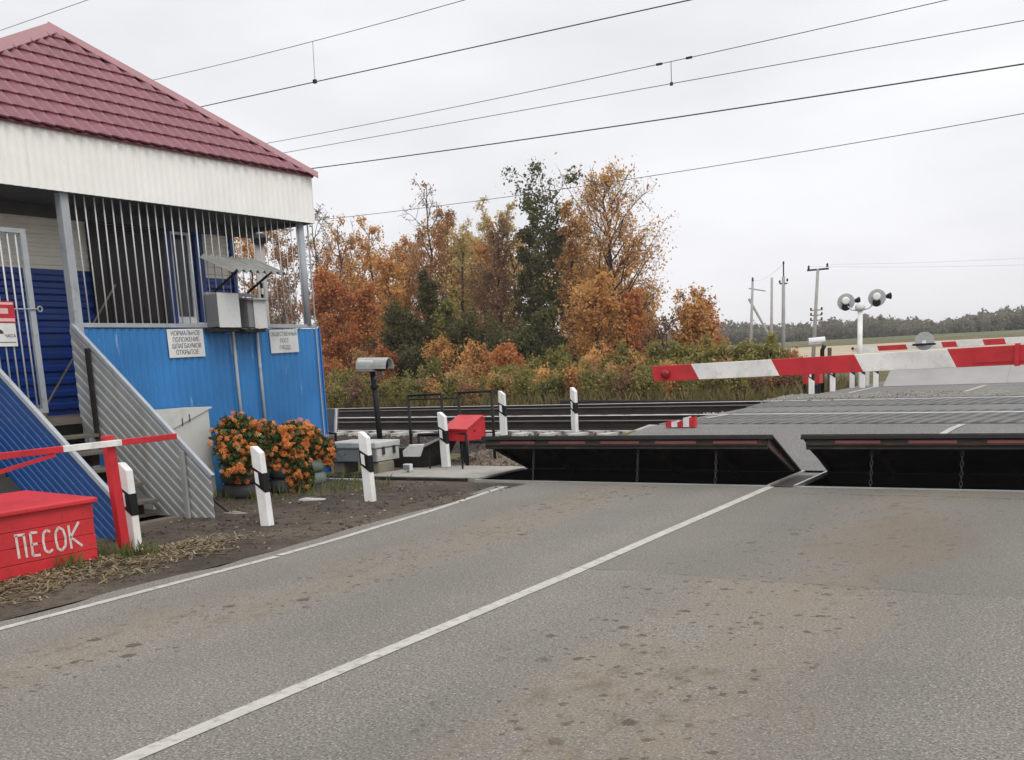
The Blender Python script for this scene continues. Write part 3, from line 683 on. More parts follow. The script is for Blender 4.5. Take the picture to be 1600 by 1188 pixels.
def slope(c0, c1, top, a0, a1, name='roof_slope'):
    u = (c1 - c0).normalized(); foot = c0 + u * (top - c0).dot(u); ap = top - foot
    nrm = u.cross(ap).normalized()
    pl = []
    e0 = (a0 - c0); n0 = e0.cross(nrm).normalized(); mid = (c0 + c1) / 2
    if n0.dot(mid - c0) > 0: n0 = -n0
    e1 = (a1 - c1); n1 = e1.cross(nrm).normalized()
    if n1.dot(mid - c1) > 0: n1 = -n1
    return tiles(c0 - u * 0, u, ap, [(c0, n0), (c1, n1)], (c1 - c0).length, name)
slope(CL, CRr, AP, AP, AP); slope(CRr, BR, AP, AP, AB); slope(BL, CL, AP, AB, AP); slope(BR, BL, AB, AB, AB)
def cap(a, b, wd=.16, lift=.055, nrm1=None, nrm2=None):
    d = (b - a).normalized(); n1, n2 = Vector(nrm1).normalized(), Vector(nrm2).normalized()
    s1 = d.cross(n1).normalized(); s2 = -d.cross(n2).normalized(); up = ((n1 + n2) * .5).normalized()
    c = up * lift
    if (s1 + s2).dot(up) > 0: s1, s2 = -s1, -s2
    p = [a + c, a + c * .75 + s1 * wd, a + c * .75 + s2 * wd]; q = [b + c, b + c * .75 + s1 * wd, b + c * .75 + s2 * wd]; th = up * .012
    m = MB(); m.hexa([p[1], p[0], q[0], q[1], p[1] + th, p[0] + th, q[0] + th, q[1] + th]); m.hexa([p[0], p[2], q[2], q[0], p[0] + th, p[2] + th, q[2] + th, q[0] + th]); m.build('ridge_cap', ROOFC, H)
def pn(a, b, c):
    n_ = (b - a).cross(c - a); return n_ if n_.z > 0 else -n_
nF, nR, nL, nB = pn(CL, CRr, AP), pn(CRr, BR, AP), pn(CL, BL, AP), pn(BL, BR, AB)
def caps(a, b, n1, n2, k_):
    for i in range(k_):
        p = a + (b - a) * (i / k_); q = a + (b - a) * ((i + 1.02) / k_); cap(p, q, .15, .055 + (.004 if i % 2 else 0), n1, n2)
caps(CRr - (AP - CRr) * .004, AP, nF, nR, 2); caps(CL - (AP - CL) * .02, AP, nF, nL, 3); caps(AP, AB, nR, nL, 2); caps(BL, AB, nB, nL, 2); caps(BR, AB, nB, nR, 2)
# stairs
ST0, ST1 = Vector((-11.0, 0, 2.27)), Vector((-8.9, 0, .5)); sl = (ST1.z - ST0.z) / (ST1.x - ST0.x); dv = Vector((1, 0, sl))
for i in range(6):
    z = 1.0 - i * .19; x = -10.95 + i * .235
    MB().box(x, x + .30, 6.72, 7.93, z - .04, z).build('stair_tread', WOOD, H, bevel=.005)
    if z > .2: MB().box(x + .0, x + .02, 6.72, 7.93, z - .19, z - .041).build('stair_riser', DKMET, H)
MB().box(-9.75, -9.3, 6.75, 7.9, .0, .05).build('stair_tread', WOOD, H)
m = MB(); m.corr((-11.05, 8.0, 1.06 + .04), (0, 0, 1), dv, (0, -1, 0), 1.20, 2.16, .128, .0065, .40); m.clip((0, 0, .02), (0, 0, -1)); m.build('stair_side_sheet', GALV, H)
m = MB(); m.corr((-11.05, 6.66, 1.03), (0, 0, 1), Vector((1, 0, -.8045)), (0, -1, 0), 1.18, 2.24, .105, .009, .40); m.clip((0, 0, .02), (0, 0, -1)); m.build('stair_side_sheet', P('shaded_blue_sheet', (.012, .062, .215), .38, var=.1, dirt=(.12, .2, .42), ds=8, dth=(.62, .8)), H)  # darker blue has the shade of a side turned from the light painted in
MB().bar((-11.0, 8.0, 2.29), (-8.86, 8.0, .50), .05, .05).build('stair_handrail', GREYP, H, bevel=.004)
MB().bar((-11.0, 6.66, 2.19), (-8.80, 6.66, .42), .05, .05).build('stair_handrail', GREYP, H, bevel=.004)
for x in (-10.72, -9.28):
    zt_ = 2.27 + sl * (x + 11); MB().box(x - .03, x + .03, 7.94, 7.974, max(.02, zt_ - 1.1), zt_ - .03).build('stair_post', DKMET if x < -10 else GALV, H)
# little corrugated canopy over the meter boxes
m = MB(); m.corr((-11.0, 10.08, 3.20), (0, 1, 0), Vector((.62, -.02, -.25)), Vector((.25, 0, .62)).normalized(), 1.02, 1., .128, .045, .16); m.build('canopy', P('dull_canopy_sheet', (.27, .275, .26), .5, dirt=(.16, .15, .13)), H)
for y in (10.3, 10.92): MB().bar((-11.0, y, 2.75), (-10.5, y, 3.0), .025, .025).build('canopy_bracket', DKMET, H)
MB().box(-11.03, -10.97, 10.12, 11.05, 2.70, 2.74).build('canopy_rail', GREYP, H)
MB().box(-11.02, -10.98, 10.14, 10.18, 2.31, 2.70).build('canopy_post', GREYP, H)

# meter boxes
def meter(y0, y1, z0, z1, lab, pipe_y, dark):
    t = thing('meter_box', lab, 'meter box', (-10.85, (y0 + y1) / 2, z0))
    MB().box(-10.97, -10.72, y0, y1, z0, z1).build('box_body', BOXGD, t, bevel=.008)
    m = MB(); m.box(-10.717, -10.70, y0 - .02 + (.12 if dark else 0), y1 + .01, z0 - .01, z1 + .01); m.build('box_door', BOXG, t, bevel=.005)
    m = MB(); m.hexa([(-10.98, y0 - .03, z1 + .02), (-10.66, y0 - .03, z1 - .03), (-10.66, y1 + .03, z1 - .03), (-10.98, y1 + .03, z1 + .02), (-10.98, y0 - .03, z1 + .032), (-10.66, y0 - .03, z1 - .018), (-10.66, y1 + .03, z1 - .018), (-10.98, y1 + .03, z1 + .032)])
    if dark: m.build('rain_hood', BOXGD, t)
    MB().tube([(-10.95, pipe_y, z0), (-10.95, pipe_y + .01, .55)], .022, 10).build('conduit_pipe', GREYP, t, smooth=True)
    MB().box(-10.97, -10.74, y0 - .06, y1, z0 - .06, z0 - .015).build('bracket', DKMET, t)
meter(10.08, 10.44, 2.26, 2.70, 'pale grey meter box on the blue wall, left one of two', 10.52, False)
meter(10.62, 10.95, 2.25, 2.65, 'grey meter box with dark side and sloping hood, right one of two', 10.98, True)
t = thing('striped_rod', 'thin black and white striped rod leaning behind the right meter box', 'rod', (-11.06, 11.27, 1.2))
for i in range(12): MB().box(-11.075, -11.045, 11.255, 11.285, 1.95 + i * .08, 2.03 + i * .08).build('black_stripe' if i % 2 else 'white_stripe', BLACK if i % 2 else WHITE, t)
t = thing('broom', 'wooden broom handle leaning behind the bars in front of the brown door', 'broom', (-11.6, 8.8, 1.2))
MB().tube([(-11.77, 7.96, 1.24), (-11.6, 9.16, 2.85)], .014, 8).build('handle', WOOD, t); MB().box(-11.85, -11.70, 7.85, 8.0, 1.205, 1.36).build('brush', STRAW, t)

# notices on the blue panel and on the gate
def notice(lab, y0, y1, z0, z1, lines, size, m, tm, rl=0., sx=1., name='notice_board'):
    t = thing(name, lab, 'sign', (-10.975, (y0 + y1) / 2, (z0 + z1) / 2))
    c = Vector((-10.972, (y0 + y1) / 2, (z0 + z1) / 2)); a, b = (y1 - y0) / 2, (z1 - z0) / 2
    q = [Vector((0, (sy * a) * math.cos(rl) - (sz * b) * math.sin(rl), (sy * a) * math.sin(rl) + (sz * b) * math.cos(rl))) + c for sy, sz in ((-1, -1), (1, -1), (1, 1), (-1, 1))]
    MB().prism(q, (.008, 0, 0)).build('board', m, t)
    n = len(lines)
    for i, ln in enumerate(lines):
        zz = (z1 - z0) * (.5 - (i + .7) / (n + .45)); 
        text(ln, size, tm, t, facing_x(-10.963, c.y - zz * math.sin(rl), c.z + zz * math.cos(rl), rl), sx=sx)
    return t
notice('white notice with four lines of black capitals about the barriers being open', 9.38, 9.99, 1.875, 2.245, ['НОРМАЛЬНОЕ', 'ПОЛОЖЕНИЕ', 'ШЛАГБАУМОВ', 'ОТКРЫТОЕ'], .085, SIGNW, TEXTM, .015, .82)
notice('white notice with three lines of grey capitals near the right corner of the blue wall', 11.25, 11.84, 1.9, 2.24, ['ОБЩЕСТВЕННЫЙ', 'ПОСТ', 'ГИБДД'], .082, P('greyish_sign', (.55, .56, .55), .45), TEXTG, .02, .78)
t = thing('warning_sign', 'small red warning sign with white lettering bars on the barred gate', 'sign', (-10.975, 7.1, 2.44))
MB().box(-10.972, -10.962, 6.92, 7.25, 2.31, 2.55).build('board', REDP, t)
m = MB(); m.box(-10.9615, -10.960, 6.95, 7.17, 2.41, 2.47).box(-10.9615, -10.960, 6.93, 7.24, 2.325, 2.36).box(-10.9615, -10.960, 6.93, 7.24, 2.51, 2.535); m.build('lettering', P('pinkish_white', (.75, .5, .48)), t)
t = thing('camera_notice', 'small white notice with a camera dome picture under the red gate sign', 'sign', (-10.975, 7.08, 2.18))
MB().box(-10.972, -10.962, 6.90, 7.24, 2.05, 2.305).build('board', SIGNW, t)
MB().prism([(-10.9615, 7.03 + .055 * math.cos(a), 2.19 + .05 * math.sin(a)) for a in [k_ * math.pi / 8 for k_ in range(9)]], (.0015, 0, 0)).build('pictogram', TEXTM, t)
text('ЧАСА', .05, TEXTG, t, facing_x(-10.960, 7.16, 2.165)); MB().box(-10.9615, -10.960, 6.93, 7.22, 2.09, 2.10).build('ruled_line', TEXTG, t)

# grey locker beside the stairs
t = thing('metal_locker', 'pale grey metal locker with folded lid between the stairs and the blue wall', 'locker', (-10.3, 9.1, 0))
MB().box(-10.93, -10.47, 8.45, 9.50, 0, 1.19).build('locker_body', LOCK, t, bevel=.006)
m = MB(); m.prism([(-10.468, 8.40, 1.235), (-10.468, 9.54, 1.205), (-10.468, 8.86, .975), (-10.468, 8.40, .86)], (.022, 0, 0)); m.box(-10.95, -10.45, 8.40, 9.54, 1.192, 1.215); m.build('lid', LOCK, t)
for y in (9.02, 9.14): MB().box(-10.446, -10.44, y, y + .012, .95 + (y - 8.86) * .33, 1.05 + (y - 8.86) * .33).build('hasp', DKMET, t)

# sand box, hand barrier
t = thing('sand_box', 'red wooden sand box with white hand painted word on its front', 'sand box', (-8.4, 5.0, 0))
m = MB()
for i in range(4): m.box(-8.85, -7.93 + .002 * (i % 2), 4.2, 5.74 + .004 * (i % 2), .005 + i * .138, .139 + i * .138)
m.build('box_body', REDB, t, bevel=.004)
MB().hexa([(-8.92, 4.15, .59), (-7.89, 4.15, .555), (-7.885, 5.78, .555), (-8.92, 5.78, .59), (-8.92, 4.15, .64), (-7.89, 4.15, .60), (-7.885, 5.78, .60), (-8.92, 5.78, .64)]).build('lid', REDB, t, bevel=.012)
m = MB(); XL = -7.928
def stroke(pts, w_=.021):
    for (a, b), (c, d_) in zip(pts[:-1], pts[1:]): m.bar((XL + .002, a, b), (XL + .002, c, d_), w_, .004, (1, 0, 0))
y = 4.99
stroke([(y, .19), (y - .005, .385)]); stroke([(y - .02, .385), (y + .075, .38)]); stroke([(y + .065, .38), (y + .07, .185)])
y += .125; stroke([(y, .19), (y, .385)]); stroke([(y, .385), (y + .065, .38)]); stroke([(y, .285), (y + .055, .285)]); stroke([(y, .19), (y + .07, .185)])
y += .11; stroke([(y + .075, .365), (y + .045, .385), (y + .01, .36), (y, .29), (y + .008, .215), (y + .04, .19), (y + .08, .21)])
y += .12; stroke([(y + .04, .39), (y + .005, .35), (y, .28), (y + .01, .21), (y + .045, .185), (y + .085, .22), (y + .095, .29), (y + .08, .36), (y + .04, .39)])
y += .135; stroke([(y, .39), (y + .005, .185)]); stroke([(y + .105, .405), (y + .01, .285), (y + .115, .19)])
m.build('lettering', LETW, t)
t = thing('hand_barrier', 'small red and white swing barrier on a red post before the stairs', 'hand barrier', (-7.97, 6.06, 0))
MB().bar((-7.97, 6.06, 0), (-7.975, 6.02, 1.125), .085, .085).build('post', REDP, t, bevel=.006)
for y0, y1, mm, nm in ((3.6, 4.55, REDW, 'white_stripe'), (4.55, 5.50, REDP, 'red_stripe'), (5.50, 6.10, REDW, 'white_stripe'), (6.10, 6.73, REDP, 'red_stripe')):
    z_ = lambda y: 1.05 + .004 * (y - 5)
    MB().bar((-7.905, y0, z_(y0)), (-7.905, y1, z_(y1)), .045, .055).build(nm, mm, t, bevel=.004)
MB().bar((-7.905, 3.6, .70), (-7.905, 5.42, 1.01), .03, .03).build('brace', REDP, t)

# ------------------------------------------------------------------ flower planters
def blossoms(pts, g, r0):
    V = []
    for p in pts:
        n = Vector(g.normal(size=3)) + Vector((.8, -.8, .6)); n.normalize(); x = n.orthogonal().normalized(); yv = n.cross(x); r_ = r0 * g.uniform(.75, 1.2)
        for ring, (rr_, h) in enumerate(((1., -.1), (.7, .22), (.38, .42))):
            k_ = (11, 8, 5)[ring]
            for j in range(k_):
                a = 2 * math.pi * (j + .5 * ring) / k_ + g.uniform(-.12, .12); b = 3.3 / k_
                e = lambda q, rad, hh: p + (x * math.cos(q) + yv * math.sin(q)) * (rad * r_) + n * (hh * r_)
                V.append([e(a - b * .5, rr_ * .3, h + .15), e(a - b * .55, rr_ * .95, h), e(a + b * .0, rr_ * 1.08, h - .12), e(a + b * .55, rr_ * .95, h)])
    return np.array(V)
ORB = leafmat('orange_petal', [(.55, .11, .03), (.70, .20, .045), (.80, .32, .09), (.66, .16, .04)], .15, 6.)
YLB = leafmat('pale_yellow_petal', [(.7, .55, .2), (.75, .66, .36)], .15, 6.)
FOL = leafmat('flower_foliage', [(.025, .042, .014), (.05, .08, .022), (.09, .125, .04)], .25, 6.)
def planter(lab, x, y, rad, tm, blobs, nb, yellow, seed, r0=.042):
    g = np.random.default_rng(seed); t = thing('flower_planter', lab, 'flower planter', (x, y, 0), 'tyre planters of orange flowers')
    for k_ in range(2):
        zc = .10 + k_ * .19; m = MB(); N = 26; M_ = 10; vs = []; fs = []
        for i in range(N):
            a = 2 * math.pi * i / N
            for j in range(M_):
                b = 2 * math.pi * j / M_; rr_ = rad + .085 * math.cos(b); vs.append((x + rr_ * math.cos(a), y + rr_ * math.sin(a), zc + .095 * math.copysign(abs(math.sin(b)) ** .7, math.sin(b))))
        for i in range(N):
            for j in range(M_): fs.append((i * M_ + j, ((i + 1) % N) * M_ + j, ((i + 1) % N) * M_ + (j + 1) % M_, i * M_ + (j + 1) % M_))
        m.add(vs, fs).build('tyre', tm, t, smooth=True)
    MB().lathe([(rad, 0), (rad * .9, .03), (.05, .05)], (x, y, .29), n=16).build('soil', DIRT, t)
    fl = []; bl = []; st = MB()
    for (cx, cy, cz, rx, ry_, rz2, wt) in blobs:
        n_ = int(1100 * wt); d_ = g.normal(size=(n_, 3)); d_ /= np.linalg.norm(d_, axis=1)[:, None]; fl.append(np.array([cx, cy, cz]) + d_ * np.array([rx, ry_, rz2]) * 1.08 * g.uniform(.15, 1.1, n_)[:, None] ** .5)
        n_ = int(nb * wt); d_ = g.normal(size=(n_ * 3, 3)); d_ /= np.linalg.norm(d_, axis=1)[:, None]; d_ = d_[(d_[:, 0] > -.35) & (d_[:, 1] < .5)][:n_]
        bl.append(np.array([cx, cy, cz]) + d_ * np.array([rx, ry_, rz2]) * g.uniform(.72, 1.28, len(d_))[:, None])
        st.tube([(x, y, .3), ((x + cx) / 2 + .02, (y + cy) / 2, (.3 + cz) / 2 + .1), (cx, cy, cz)], [.016, .012, .006], 5)
    fl = np.concatenate(fl); bl = np.concatenate(bl); fl = fl[fl[:, 2] > .02]; bl = bl[bl[:, 2] > .05]
    off = np.array([x, y, 0])
    st.build('stems', P('green_stem', (.05, .08, .03), .7), t)
    link('foliage', npmesh('foliage', leaves(fl - off, .085, g), 4), FOL, t)
    o = link('blossoms', npmesh('blossoms', blossoms([Vector(p) for p in bl - off], g, r0), 4), ORB, t); o['kind'] = 'stuff'
    for p in yellow: link('yellow_blossom', npmesh('yellow_blossom', blossoms([Vector(p) - Vector(off)], g, r0 * 1.25), 4), YLB, t)
planter('tall bushy orange flowers in a dark tyre, left planter beside the grey locker', -10.15, 9.72, .24, TYRE,
        [(-10.12, 9.62, .78, .28, .32, .30, 1.0), (-10.05, 9.98, .70, .3, .3, .26, 1.), (-10.0, 9.45, .52, .22, .2, .24, .5), (-10.1, 9.8, .46, .3, .38, .2, .4)], 88, [(-9.85, 9.72, .83), (-9.80, 9.32, .70), (-9.80, 9.58, .62)], 1)
planter('orange flowers trailing to the ground from a low tyre, middle planter', -9.95, 10.30, .2, TYRE,
        [(-9.9, 10.28, .55, .26, .26, .28, 1.), (-9.75, 10.30, .26, .2, .2, .26, .9), (-9.9, 10.45, .74, .25, .25, .18, .7)], 105, [], 2)
planter('low spreading orange flowers over green painted tyres, right planter by the corner', -10.2, 10.92, .22, TYREG,
        [(-10.1, 10.86, .60, .26, .26, .24, 1.), (-10.05, 11.12, .46, .2, .2, .2, .7), (-10.1, 10.66, .74, .2, .18, .16, .5)], 72, [], 3)

# ------------------------------------------------------------------ equipment by the track
t = thing('equipment_box', 'grey metal trackside equipment box with two latches on stone blocks', 'equipment box', (-10.4, 12.4, 0))
MB().box(-10.84, -9.90, 12.18, 12.76, .20, .40).build('box_body', BOXGD, t, bevel=.012)
MB().box(-10.86, -9.88, 12.16, 12.78, .405, .50).build('lid', CAMG, t, bevel=.02)
MB().box(-9.898, -9.893, 12.20, 12.74, .21, .39).build('end_panel', CAMG, t)
for y in (12.34, 12.60): MB().box(-9.88, -9.862, y - .025, y + .025, .30, .42).build('latch', DKMET, t, bevel=.004)
m = MB()
for a in (-.5, .0, .5): m.bar((-10.56 + .01 * a, 12.176, .29), (-10.56 + math.sin(a * 1.6) * .11, 12.176, .29 + math.cos(a) * .07), .012, .012)
m.lathe([(.035, 0), (.035, .006)], (-10.56, 12.18, .29), (0, -1, 0), 14); m.build('emblem', BOXGD, t)
MB().box(-10.06, -9.98, 12.174, 12.18, .27, .36).build('nameplate', SIGNW, t)
for x in (-10.80, -10.08):
    MB().box(x, x + .2, 12.22, 12.6, .0, .195).build('stone_block', P('mossy_stone', (.19, .175, .13), .9, bump=.5), t, bevel=.03)
t = solo('concrete_slab', MB().hexa([(-9.95, 11.9, -.05), (-7.89, 11.9, -.05), (-7.89, 13.3, -.05), (-9.75, 13.45, -.05), (-9.95, 11.9, .03), (-7.89, 11.9, .03), (-7.89, 13.3, .03), (-9.75, 13.45, .03)]), CONC, 'flat concrete slab beside the left raised plate, under the white guide post', 'slab', bevel=.01)
t = thing('steel_edge_beam', 'old steel beam edging the ground before the grey equipment box', 'beam', (-10.2, 11.7, 0))
MB().box(-11.0, -8.0, 11.72, 11.82, -.03, .035).build('upper_flange', DKMET, t, bevel=.006); MB().box(-10.95, -9.5, 11.45, 11.56, -.02, .03).build('lower_flange', GALV, t)
t = thing('detector_camera', 'grey hooded detector camera on a black pole beside the track', 'camera', (-10.84, 13.5, 0))
MB().tube([(-10.84, 13.5, 0), (-10.92, 13.5, 1.6)], .048, 12).build('pole', BLACK, t, smooth=True)
MB().tube([(-10.9, 13.5, 1.28), (-10.9, 13.5, 1.33)], .075, 12).build('collar', BLACK, t)
ax = Vector((.95, .12, -.04)).normalized(); c = Vector((-10.88, 13.5, 1.66)); sd_ = ax.cross(Vector((0, 0, 1))).normalized()
def hood(mm, c, L0, L1, w_, h_, th):
    n = 10; P0 = []
    for L_ in (L0, L1):
        for r_ in (1., 1. - th):
            for k_ in range(n + 1):
                a = math.pi * (k_ / n); P0.append(c + ax * L_ + sd_ * (math.cos(a) * w_ * r_) + Vector((0, 0, math.sin(a) * h_ * r_)))
    q = n + 1; f = []
    for k_ in range(n): f += [(k_, k_ + 1, 2 * q + k_ + 1, 2 * q + k_), (q + k_, 3 * q + k_, 3 * q + k_ + 1, q + k_ + 1), (k_, q + k_, q + k_ + 1, k_ + 1), (2 * q + k_, 2 * q + k_ + 1, 3 * q + k_ + 1, 3 * q + k_)]
    f += [(0, 2 * q, 3 * q, q), (n, q + n, 3 * q + n, 2 * q + n)]; mm.add(P0, f)
m = MB(); hood(m, c - Vector((0, 0, .06)), -.27, .30, .135, .18, .06); m.build('hood', CAMG, t, smooth=False)
m = MB(); m.bar(c + ax * -.262 - Vector((0, 0, .015)), c + ax * .05 - Vector((0, 0, .015)), .235, .18); m.build('housing', BOXG, t, bevel=.03)
MB().lathe([(.10, 0), (.10, .16), (.085, .165), (.08, .10)], c + ax * .05, ax, 18).build('lens', BLACK, t, smooth=False)
MB().tube([c + ax * .0 - Vector((0, 0, .22)), c + ax * .16 - Vector((0, 0, .14))], .03, 8).build('bracket', BOXGD, t)
def railing(lab, x0, x1, y, zt_, zm, zb=0.):
    t = thing('pipe_railing', lab, 'railing', ((x0 + x1) / 2, y, 0), 'black pipe railings by the track')
    for x in (x0, x1): MB().tube([(x, y, zb), (x, y, zt_)], .024, 8).build('post', BLACK, t, smooth=True)
    MB().tube([(x0, y, zt_), (x1, y, zt_ + .01)], .022, 8).build('top_rail', BLACK, t, smooth=True)
    MB().tube([(x0, y, zm), (x1, y, zm)], .013, 6).build('mid_rail', BLACK, t, smooth=True); return t
railing_l = railing('tall black pipe railing, left one of the two frames behind the red box', -10.52, -9.84, 13.9, 1.13, 1.06)
railing('tall black pipe railing, right one of the two frames behind the red box', -9.50, -8.86, 13.9, 1.15, .5)
MB().tube([(-9.84, 13.9, 1.06), (-9.50, 13.9, 1.06)], .013, 6).build('link_rail', BLACK, railing_l)
railing('low thin black railing in front of the red box on the slab', -9.95, -9.02, 13.35, .52, .50)
t = thing('point_machine', 'grey sloping sheet cover of the plate drive beside the equipment box', 'drive cover', (-9.75, 13.3, 0))
MB().prism([(-10.25, 13.0, .02), (-9.62, 13.0, .02), (-9.35, 13.0, .44), (-9.75, 13.0, .30), (-9.9, 13.0, .34), (-10.25, 13.0, .33)], (0, .6, 0)).build('drive_body', DKMET, t)
q = [at(*p_, 12.78) for p_ in ((629, 705), (639, 696), (662, 695), (656, 714), (630, 714))]
MB().prism(q, (.0, .03, .01)).build('sheet_cover', BOXG, t, bevel=.004)
q = [at(660, 697, 12.8), at(686, 684, 12.95), at(690, 684, 13.3), at(664, 694, 13.2)]
MB().prism(q, (0, 0, -.03)).build('top_cover', BOXGD, t)
for px in (672, 723): c = at(px, 730, 12.9); MB().tube([(c.x, 12.9, .03), (c.x, 12.9, .40)], .016, 6).build('support', BLACK, t)
t = thing('small_lamp', 'tiny grey boxed lamp standing on the near edge of the concrete slab', 'lamp', (-9.45, 12.35, .03))
MB().box(-9.52, -9.38, 12.33, 12.40, .06, .16).build('lamp_box', BOXG, t, bevel=.01); MB().box(-9.505, -9.395, 12.322, 12.329, .075, .145).build('lens', BOXGD, t); MB().tube([(-9.45, 12.36, .03), (-9.45, 12.36, .07)], .012, 6).build('stem', BLACK, t)
t = thing('red_signal_box', 'bright red metal box with sloping lid on a thin post beside the raised plate', 'signal box', (-9.1, 13.55, 0))
MB().prism([(-9.40, 13.32, .42), (-9.36, 13.80, .40), (-9.36, 13.80, .76), (-9.37, 13.72, .77), (-9.40, 13.32, .60)], (.40, .02, -.01)).build('box_body', REDP, t, bevel=.006)
MB().prism([(-9.43, 13.28, .595), (-9.40, 13.72, .782), (-9.40, 13.83, .77), (-9.40, 13.83, .79), (-9.40, 13.72, .802), (-9.43, 13.28, .615)], (.46, .02, -.01)).build('lid', REDP, t)
MB().box(-9.005, -8.98, 13.52, 13.56, .54, .57).build('keyhole', BLACK, t); MB().tube([(-9.12, 13.42, 0), (-9.12, 13.42, .45)], .022, 8).build('post', BLACK, t)
MB().box(-8.98, -8.76, 13.36, 13.6, .37, .42).build('lamp', BLACK, t, bevel=.01)
t = thing('board_on_bracket', 'dark board with white rim on a black bracket at the corner of the house', 'board', (-11.5, 13.0, 0))
MB().prism([(-11.62, 13.02, .62), (-11.32, 12.95, .60), (-11.26, 12.95, .98), (-11.58, 13.02, .99)], (0, .03, 0)).build('board', BOXGD, t); MB().bar((-11.33, 12.93, .60), (-11.27, 12.93, .98), .03, .03).build('rim', WHITE, t)
m = MB(); m.tube([(-11.6, 12.9, .6), (-11.3, 12.9, .58), (-11.32, 12.9, .3), (-11.36, 12.9, 0)], .025, 8); m.build('bracket', BLACK, t)
t = thing('striped_marker', 'low red and white striped marker block lying on the deck corner by the nearest rail', 'marker', (-6.6, 15.95, .405))
ma, mb_ = at(1040, 666, 15.9), at(1086, 664, 15.9); lx = (mb_.x - ma.x) / 5
for i in range(5):
    x = ma.x + lx * i; h0, h1 = (.08, .11) if i < 3 else (.15, .17)
    MB().prism([(x, 15.9, .406), (x + lx, 15.9, .406), (x + lx, 15.9, .406 + h1), (x, 15.9, .406 + h0)], (0, .1, 0)).build('white_stripe' if i % 2 else 'red_stripe', REDW if i % 2 else REDP, t)
t = thing('shovel', 'old shovel lying against the foot of the stairs', 'shovel', (-9.1, 8.4, 0))
MB().tube([(-9.35, 8.28, .28), (-9.05, 8.36, .03)], .014, 6).build('handle', BLACK, t); MB().hexa([(-9.08, 8.30, .012), (-8.85, 8.32, .012), (-8.82, 8.44, .012), (-9.05, 8.46, .012), (-9.08, 8.30, .04), (-8.85, 8.32, .022), (-8.82, 8.44, .022), (-9.05, 8.46, .04)]).build('blade', STEEL, t)
solo('concrete_fragment', MB().hexa([(-8.95, 9.40, .005), (-8.60, 9.52, .005), (-8.62, 9.62, .005), (-8.93, 9.55, .005), (-8.93, 9.42, .05), (-8.65, 9.53, .035), (-8.66, 9.60, .04), (-8.91, 9.53, .055)]), SLEEP, 'pale broken concrete fragment on the dirt below the right planter', 'concrete piece', bevel=.01)

# ------------------------------------------------------------------ far side of the crossing
t = thing('crossing_signal', 'white crossing signal mast with two round lamp heads, seen from behind', 'signal', (-7.3, 32, .4))
MB().tube([(-7.3, 32, .4), (-7.3, 32, 2.72)], .075, 14).build('mast', WHITE, t, smooth=True)
MB().lathe([(.13, 0), (.15, .05), (.15, .1), (.05, .2)], (-7.3, 32, 2.62), (0, -.4, 1), 16).build('mast_head', BOXG, t, smooth=True)
MB().tube([(-7.72, 32, 2.80), (-7.55, 32, 2.62), (-7.3, 32, 2.58), (-7.05, 32, 2.64), (-6.83, 32, 2.82)], .022, 8).build('cross_arm', BOXG, t)
for x, z in ((-7.72, 2.86), (-6.83, 2.92)):
    h = MB().lathe([(.23, 0), (.25, .02), (.25, .03), (.22, .035)], (x, 32.02, z), (.25, -.97, 0), 28).build('lamp_backboard', P('grey_backboard', (.36, .37, .37), .5, var=.1), t)
    MB().lathe([(.11, 0), (.11, .08), (.085, .12), (.03, .125)], (x, 31.985, z + .03), (.25, -.97, 0), 20).build('lamp_housing', WHITE, h, smooth=False)
    MB().lathe([(.12, 0), (.115, .02)], (x + .0, 31.985, z - .14), (.25, -.97, 0), 16).build('lamp_socket', BLACK, h)
    MB().lathe([(.04, 0), (.10, .16), (.095, .16), (.04, .03)], (x + .22, 32.08, z + .02), (.85, .5, .1), 14).build('lamp_hood', BLACK, h)
t = thing('round_lamp_head', 'round grey lamp disc on a low post peeping over the near boom', 'signal', (-5.42, 31.6, .4))
MB().tube([(-5.42, 31.64, .4), (-5.42, 31.64, 1.5)], .05, 10).build('mast', BOXG, t); MB().lathe([(.24, 0), (.26, .02), (.26, .03), (.23, .035)], (-5.42, 31.6, 1.60), (.25, -.97, 0), 28).build('lamp_backboard', P('grey_backboard', (.36, .37, .37)), t)
MB().box(-5.72, -5.1, 31.45, 31.53, 1.48, 1.54).build('lamp_housing', BLACK, t, bevel=.01); MB().lathe([(.06, 0), (.05, .06)], (-5.42, 31.56, 1.56), (.2, -1, 0), 12).build('lamp_cap', WHITE, t)
t = thing('red_signal_box', 'red metal box on dark legs behind the far guide posts', 'signal box', (-7.6, 28, .3))
MB().box(-7.85, -7.40, 27.9, 28.3, .62, .98).build('box_body', REDP, t, bevel=.015)
for x in (-7.82, -7.43): MB().box(x - .02, x + .02, 27.95, 28.0, .2, .62).build('leg', BLACK, t)
MB().box(-7.78, -7.47, 27.96, 28.25, .3, .58).build('drive_unit', DKMET, t)
t = thing('detector_camera', 'small grey hooded detector camera on a bent black post beyond the tracks', 'camera', (-7.6, 29, .3))
c = Vector((-7.78, 29, 1.72)); ax = Vector((.9, .42, .05)).normalized(); sd_ = ax.cross(Vector((0, 0, 1))).normalized()
m = MB(); hood(m, c, -.22, .22, .12, .13, .08); m.build('hood', BOXG, t); MB().bar(c - ax * .2, c + ax * .12, .2, .10).build('housing', BOXG, t)
MB().tube([(-7.62, 29, .3), (-7.62, 29, 1.5), (-7.56, 29, 1.62)], .06, 10).build('post', BLACK, t, smooth=True); MB().tube([(-7.42, 29, .3), (-7.42, 29, 1.55)], .055, 10).build('post', P('brown_post', (.1, .07, .05)), t)
